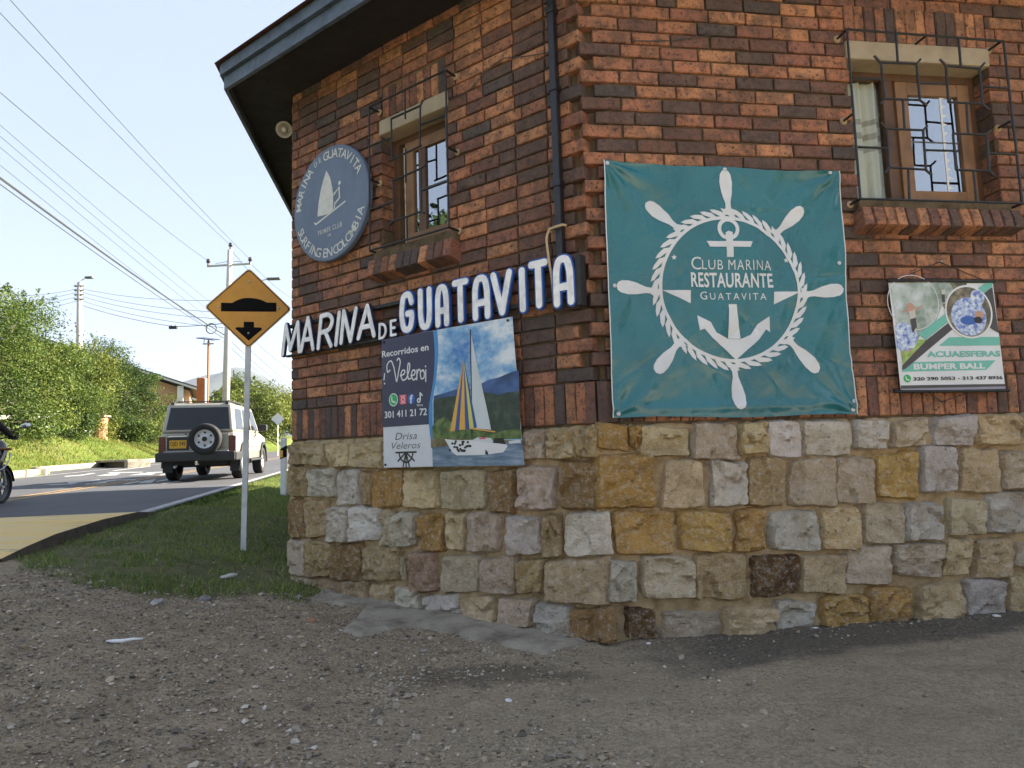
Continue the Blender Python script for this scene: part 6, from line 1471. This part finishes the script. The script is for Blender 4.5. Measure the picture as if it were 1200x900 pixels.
bm = bmesh.new(); mbx = MB(); mbx.prism(low, -.84, .84, YZ); vv = [bm.verts.new(p) for p in mbx.v]
for f in mbx.f: bm.faces.new([vv[i] for i in f])
bmesh.ops.recalc_face_normals(bm, faces=bm.faces)
for v in bm.verts:
    k = 1 - .05 * sstep((v.co.z - .95) / .2) - .03 * sstep((.7 - v.co.z) / .25) - .08 * sstep((v.co.x - 2.9) / .7); v.co.y *= k
me = bpy.data.meshes.new('body'); bm.to_mesh(me); bm.free(); me.materials.append(M_BODY); bo = link('body', me, car)
bv = bo.modifiers.new('bevel', 'BEVEL'); bv.width = .04; bv.segments = 3; bv.limit_method = 'ANGLE'; bv.angle_limit = radians(50)
CB = [(-.83, .805, 1.12), (2.48, .805, 1.12), (1.72, .715, 1.80), (-.68, .715, 1.82)]   # cabin corners (x, half width, z)
def cab(x, z, side):     # point on the cabin side
    t = (z - 1.12) / .69; return (x, side * (.805 - .09 * t), z)
mbx = MB(); vs = [(x, sy * w, z) for (x, w, z) in CB for sy in (-1, 1)]
mbx.add(vs, [(0, 1, 3, 2), (4, 5, 7, 6), (0, 6, 7, 1), (2, 3, 5, 4), (0, 2, 4, 6), (1, 7, 5, 3)]); cbn = mbx.build('cabin', M_BODY, car); bv = cbn.modifiers.new('bevel', 'BEVEL'); bv.width = .075; bv.segments = 4
def pane(name, pts, mat=M_CG, th=.012):
    P = [Vector(p) for p in pts]; n_ = (P[1] - P[0]).cross(P[2] - P[0]).normalized(); q = MB(); q.add([tuple(p + n_ * th) for p in P] + [tuple(p - n_ * .02) for p in P], [(0, 1, 2, 3), (7, 6, 5, 4)] + [(i, 4 + i, 4 + (i + 1) % 4, (i + 1) % 4) for i in range(4)]); return q.build(name, mat, car)
xr = lambda z: -.83 + .15 * (z - 1.12) / .70
pane('rear_window', [(xr(1.20) , .70, 1.20), (xr(1.20), -.70, 1.20), (xr(1.72), -.635, 1.72), (xr(1.72), .635, 1.72)], M_CG, .008)
for sd_ in (-1, 1):
    for (xa, xb, xc, xd) in ((-.62, .22, .22, -.50), (.34, 1.18, 1.18, .34), (1.28, 2.18, 1.66, 1.28)):
        q = [cab(xa, 1.19, sd_), cab(xb, 1.19, sd_), cab(xc, 1.70, sd_), cab(xd, 1.70, sd_)]; pane('side_window', q if sd_ < 0 else q[::-1], M_CG, .006)
    MB().cbox(-.70, -.0, -.035, .035, 0, .05, .01, Matrix.Translation((.0, sd_ * .60, 1.80))).build('roof_rail_foot', M_TRIM, car)
    MB().tube([(-.55, sd_ * .60, 1.82), (-.5, sd_ * .60, 1.89), (1.3, sd_ * .60, 1.88), (1.4, sd_ * .60, 1.81)], .018, 6).build('roof_rail', M_TRIM, car)
    MB().cbox(.5, 2.22, -.012, .012, .88, .93, .005, Matrix.Translation((0, sd_ * .838, 0))).build('side_moulding', M_WHITE, car); MB().cbox(.55, 2.2, -.02, .02, .46, .80, .01, Matrix.Translation((0, sd_ * .826, 0))).build('lower_door_panel', M_BODY2, car)
    MB().cbox(.52, 2.18, -.09, .09, .40, .45, .02, Matrix.Translation((0, sd_ * .86, 0))).build('side_step', M_TRIM, car)
    MB().cbox(-.11, .10, -.12, .12, -.09, .10, .04, Matrix.Translation((1.95, sd_ * .97, 1.26))).build('door_mirror', M_TRIM, car)
    for xh in (.50, 1.35): MB().cbox(0, .16, -.012, .012, 0, .035, .006, Matrix.Translation((xh, sd_ * .845, 1.0))).build('door_handle', M_TRIM, car)
    MB().cbox(-.885, -.80, sd_ * .84 - (.15 if sd_ > 0 else -.0), sd_ * .84 + (.0 if sd_ > 0 else .15), .66, 1.04, .012).build('tail_lamp', M_TAIL, car)
    for xw in (0, 2.7):
        M_ = Matrix.Translation((xw, sd_ * .745, .365)) @ Matrix.Rotation(-sd_ * pi / 2, 4, 'X')
        w_ = MB().lathe([(.21, -.11), (.33, -.125), (.365, -.10), (.37, 0), (.365, .10), (.33, .125), (.21, .11)], 30, M_, True).build('wheel', M_RUB, car, smooth=True)
        MB().lathe([(.215, .10), (.19, .07), (.12, .05), (.09, .085), (.05, .095), (.001, .095)], 24, M_, False, False).build('rim', M_RIM, w_, smooth=True)
        MB().add([(xw + r_ * cos(a), sd_ * yy, .36 + r_ * sin(a)) for r_, yy in ((.455, .80), (.455, .885), (.53, .885), (.53, .82)) for a in np.linspace(-.1, pi + .1, 17)], [(i * 17 + j, i * 17 + j + 1, (i + 1) * 17 + j + 1, (i + 1) * 17 + j) for i in range(3) for j in range(16)]).build('wheel_arch', M_TRIM, car)
        if xw == 0: MB().box(-.50, -.48, sd_ * .64, sd_ * .86, .20, .50).build('mud_flap', M_TRIM, car)
for xb in (-.35, .35, 1.05): MB().tube([(xb, -.60, 1.88), (xb, .60, 1.88)], .016, 6).build('roof_crossbar', M_TRIM, car)
MB().box(.0, 2.7, -.62, .62, .30, .50).build('underbody', M_BLACK, car); MB().box(-.6, 0, -.6, .6, .36, .52).build('underbody', M_BLACK, car)
bp_ = MB(); bp_.cbox(-1.03, -.84, -.86, .86, .46, .68, .04); bp_.build('rear_bumper', M_TRIM, car); MB().cbox(-.98, -.3, .80, .89, .46, .66, .03).build('bumper_corner', M_TRIM, car); MB().cbox(-.98, -.3, -.89, -.80, .46, .66, .03).build('bumper_corner', M_TRIM, car)
MB().cbox(-1.02, -.86, -.70, .70, .681, .697, .006).build('bumper_step', M_STEEL, car); MB().tube([(-1.02, -.05, .40), (-1.15, -.05, .40), (-1.15, -.05, .47)], .03, 8).build('tow_hitch', M_CHROME, car); MB().tube([(-.9, .45, .36), (-1.02, .45, .34)], .03, 8).build('exhaust', M_STEEL, car)
MB().cbox(-.876, -.85, -.69, .69, .70, 1.10, .01).build('tailgate', M_BODY, car); MB().box(-.882, -.876, -.66, .69, .765, .772).build('tailgate_seam', M_TRIM, car)
SW = Matrix.Translation((-.99, -.20, .97)) @ Matrix.Rotation(-pi / 2, 4, 'Y')
sw_ = MB().lathe([(.20, -.10), (.31, -.115), (.355, -.09), (.365, 0), (.355, .09), (.31, .115), (.22, .10)], 36, SW, True).build('spare_wheel', M_RUB, car, smooth=True)
rim_ = MB().lathe([(.225, .10), (.205, .06), (.17, .035), (.10, .05), (.075, .075), (.045, .075), (.043, .06), (.001, .06)], 30, SW, False, False).build('rim', M_RIM, sw_, smooth=True)
for k in range(6): a = k * pi / 3; MB().lathe([(.026, .046), (.024, .052), (.001, .052)], 8, SW @ Matrix.Translation((.15 * cos(a), .15 * sin(a), 0))).build('rim_hole', M_BLACK, sw_)
MB().lathe([(.06, .074), (.055, .088), (.001, .09)], 12, SW).build('hub_cap', M_BLACK, sw_)
PL = Matrix(((0, 0, -1, -.878), (-1, 0, 0, .42), (0, 1, 0, .86), (0, 0, 0, 1)))      # local x to the viewer's right, z to the rear
MB().box(-.24, .24, -.14, .16, -.004, .006).build('plate_recess', M_TRIM, car, PL); MB().cbox(-.185, .185, -.095, .095, .006, .012, .004).build('number_plate', simple('amber number plate', (.62, .33, .02), .4, .1, 20), car, PL)
mb = MB(); text(mb, 'OJD 542', -.165, -.055, .165, .065, .0135, .012); mb.build('plate_lettering', M_SIGNB, car, PL)
mb = MB(); mb.lathe([(.02, .0), (.018, .006), (.001, .007)], 6, Matrix.Translation((.17, .235, 0))); mb.build('badge', M_TRIM, car, PL)
MB().cbox(-.20, .20, .17, .20, .004, .03, .006).build('plate_lamp', M_CHROME, car, PL)
MB().cbox(3.5, 3.62, -.82, .82, .50, .72, .04).build('front_bumper', M_TRIM, car)

# ---- motorcycle and rider at the left edge
bt, bl_ = 10.63, 5.95; mp_ = RP(bt, bl_, .004)
bike = thing('motorcycle', 'black motorcycle entering the frame at the left edge', 'motorcycle', Matrix.Translation(mp_) @ Matrix.Rotation(atan2(RD[1], RD[0]), 4, 'Z'))
for xw in (0, 1.34):
    M_ = Matrix.Translation((xw, 0, .30)) @ Matrix.Rotation(pi / 2, 4, 'X')
    w_ = MB().lathe([(.235, -.045), (.275, -.05), (.30, -.02), (.302, 0), (.30, .02), (.275, .05), (.235, .045)], 32, M_, True).build('wheel', M_RUB, bike, smooth=True)
    MB().lathe([(.236, -.03), (.225, -.015), (.225, .015), (.236, .03)], 28, M_, True).build('rim', M_GREY, w_); 
    for k in range(5): a = k * 2 * pi / 5; MB().tube([(xw + .04 * cos(a), 0, .30 + .04 * sin(a)), (xw + .228 * cos(a), 0, .30 + .228 * sin(a))], .014, 5).build('spoke', M_GREY, w_)
    MB().lathe([(.05, -.06), (.05, .06)], 12, M_).build('hub', M_STEEL, w_)
for sy in (-1, 1): MB().tube([(1.34, sy * .085, .30), (1.10, sy * .085, .88)], .024, 8).build('fork', M_STEEL, bike)
MB().add([(1.34 + r_ * cos(a), yy, .30 + r_ * sin(a)) for yy, r_ in ((-.06, .325), (0, .34), (.06, .325)) for a in np.linspace(.15, 2.6, 13)], [(i * 13 + j, i * 13 + j + 1, (i + 1) * 13 + j + 1, (i + 1) * 13 + j) for i in range(2) for j in range(12)]).build('front_fender', M_BLACK, bike, smooth=True)
def blob(name, pts, r, mat, par, sub=2):
    me = bpy.data.meshes.new(name); me.from_pydata([p for p in pts], [(i, i + 1) for i in range(len(pts) - 1)], []); o = link(name, me, par); me.materials.append(mat)
    sk = o.modifiers.new('skin', 'SKIN'); 
    for i, v in enumerate(me.skin_vertices[0].data): v.radius = (r[i] if isinstance(r[i], (tuple, list)) else (r[i], r[i])); v.use_root = (i == 0)
    sb_ = o.modifiers.new('sub', 'SUBSURF'); sb_.levels = sub; sb_.render_levels = sub; return o
M_BIKE = simple('black motorcycle paint', (.014, .014, .016), .22, .2, 6, coat=.6)
blob('fuel_tank', [(.45, 0, .80), (.68, 0, .86), (.92, 0, .84)], [(.12, .10), (.17, .15), (.12, .11)], M_BIKE, bike); blob('seat', [(.48, 0, .76), (.15, 0, .76), (-.28, 0, .82)], [(.12, .05), (.14, .06), (.09, .04)], M_BLACK, bike)
blob('side_fairing', [(.95, 0, .52), (1.12, 0, .72), (1.22, 0, .92), (1.16, 0, 1.02)], [(.14, .13), (.20, .16), (.17, .13), (.10, .06)], M_BIKE, bike); blob('engine', [(.42, 0, .42), (.75, 0, .45), (.95, 0, .56)], [(.15, .16), (.17, .17), (.12, .12)], M_GREY, bike)
for sy in (-1, 1): MB().tube(spline([(.70, sy * .21, .52), (.95, sy * .225, .56), (1.15, sy * .21, .68), (1.25, sy * .18, .80)], 5), .010, 6).build('fairing_stripe', M_STEEL, bike)
MB().tube([(0, .11, .30), (.45, .11, .36)], .03, 6).build('swingarm', M_STEEL, bike); MB().tube([(0, -.11, .30), (.45, -.11, .36)], .03, 6).build('swingarm', M_STEEL, bike); MB().tube([(.75, -.14, .30), (.3, -.17, .26), (-.25, -.18, .42)], [.025, .035, .05], 10).build('exhaust', M_CHROME, bike, smooth=True)
MB().tube(spline([(.98, .40, 1.02), (1.06, .22, 1.04), (1.10, 0, 1.0), (1.06, -.22, 1.04), (.98, -.40, 1.02)], 5), .012, 8).build('handlebar', M_BLACK, bike)
for sy in (-1, 1):
    MB().tube([(1.0, sy * .27, 1.03), (.965, sy * .40, 1.015)], .018, 8).build('grip', M_RUB, bike); MB().tube([(1.05, sy * .25, 1.04), (1.08, sy * .31, 1.14), (1.06, sy * .42, 1.20)], .008, 6).build('mirror_stem', M_BLACK, bike); blob('mirror', [(1.05, sy * .40, 1.20), (1.05, sy * .47, 1.215), (1.05, sy * .55, 1.215)], [(.02, .03), (.028, .05), (.018, .032)], M_CHROME, bike, 2)
    MB().tube([(1.10, sy * .12, .86), (1.10, sy * .26, .86)], .022, 6).build('indicator', simple('smoked amber lens', (.25, .09, .02), .3, .1, 9), bike); MB().tube([(1.08, sy * .28, 1.0), (.99, sy * .42, 1.0)], .006, 5).build('lever', M_STEEL, bike)
blob('headlamp', [(1.24, 0, .88), (1.32, 0, .88)], [(.09, .08), (.07, .06)], M_CHROME, bike); MB().box(-.42, -.38, -.09, .09, .60, .74).build('number_plate', M_SIGNY, bike); blob('tail_unit', [(-.25, 0, .82), (-.42, 0, .86)], [(.08, .05), (.05, .03)], M_BIKE, bike)
rd = thing('person', 'motorcycle rider in dark jacket and helmet gripping the handlebar', 'person', bike.matrix_basis.copy())
J = {'pel': (.12, 0, .90), 'abd': (.17, 0, 1.08), 'che': (.28, 0, 1.30), 'nek': (.34, 0, 1.50), 'shR': (.30, -.19, 1.43), 'elR': (.58, -.34, 1.20), 'wrR': (.90, -.345, 1.06), 'shL': (.30, .19, 1.43), 'elL': (.58, .34, 1.20), 'wrL': (.90, .345, 1.06), 'hiR': (.14, -.12, .88), 'knR': (.62, -.20, .72), 'anR': (.42, -.22, .36), 'toR': (.60, -.23, .31), 'hiL': (.14, .12, .88), 'knL': (.62, .20, .72), 'anL': (.42, .22, .36), 'toL': (.60, .23, .31)}
Rd = {'pel': .17, 'abd': .16, 'che': .18, 'nek': .065, 'sh': .085, 'el': .058, 'wr': .042, 'hi': .10, 'kn': .075, 'an': .052, 'to': .045}
kn = list(J); ed = [('pel', 'abd'), ('abd', 'che'), ('che', 'nek')] + [(a + s_, b + s_) for s_ in 'RL' for a, b in (('sh', 'el'), ('el', 'wr'), ('hi', 'kn'), ('kn', 'an'), ('an', 'to'))] + [('che', 'shR'), ('che', 'shL'), ('pel', 'hiR'), ('pel', 'hiL')]
me = bpy.data.meshes.new('body'); me.from_pydata([J[k] for k in kn], [(kn.index(a), kn.index(b)) for a, b in ed], []); bd = link('body', me, rd); me.materials.append(simple('dark riding clothes', (.022, .018, .022), .85, .3, 9, bmp=.3)); bd.modifiers.new('skin', 'SKIN')
for i, v in enumerate(me.skin_vertices[0].data): q = Rd.get(kn[i]) or Rd[kn[i][:2]]; v.radius = (q, q); v.use_root = (kn[i] == 'pel')
sb_ = bd.modifiers.new('sub', 'SUBSURF'); sb_.levels = 2; sb_.render_levels = 2
blob('helmet', [(.38, 0, 1.56), (.40, 0, 1.66), (.41, 0, 1.74)], [(.11, .11), (.14, .13), (.11, .10)], M_BIKE, rd); MB().add([(.41 + .148 * cos(a), .148 * sin(a), z_q) for z_q in (1.62, 1.71) for a in np.linspace(-1.0, 1.0, 9)], [(j, j + 1, 9 + j + 1, 9 + j) for j in range(8)]).build('visor', M_CG, rd, smooth=True)
for sy in (-1, 1):
    blob('glove', [(.89, sy * .345, 1.062), (.94, sy * .345, 1.05)], [(.036, .03), (.042, .028)], M_BLACK, rd)
    for k in range(4): y_ = sy * (.315 + .022 * k); blob('finger', [(.945, y_, 1.055), (.990, y_, 1.045), (1.002, y_, 1.015), (.985, y_, .998)], [.011, .0105, .010, .009], M_BLACK, rd, 1)
    blob('finger', [(.925, sy * .31, 1.045), (.955, sy * .29, 1.02), (.985, sy * .285, 1.005)], [.012, .011, .009], M_BLACK, rd, 1)
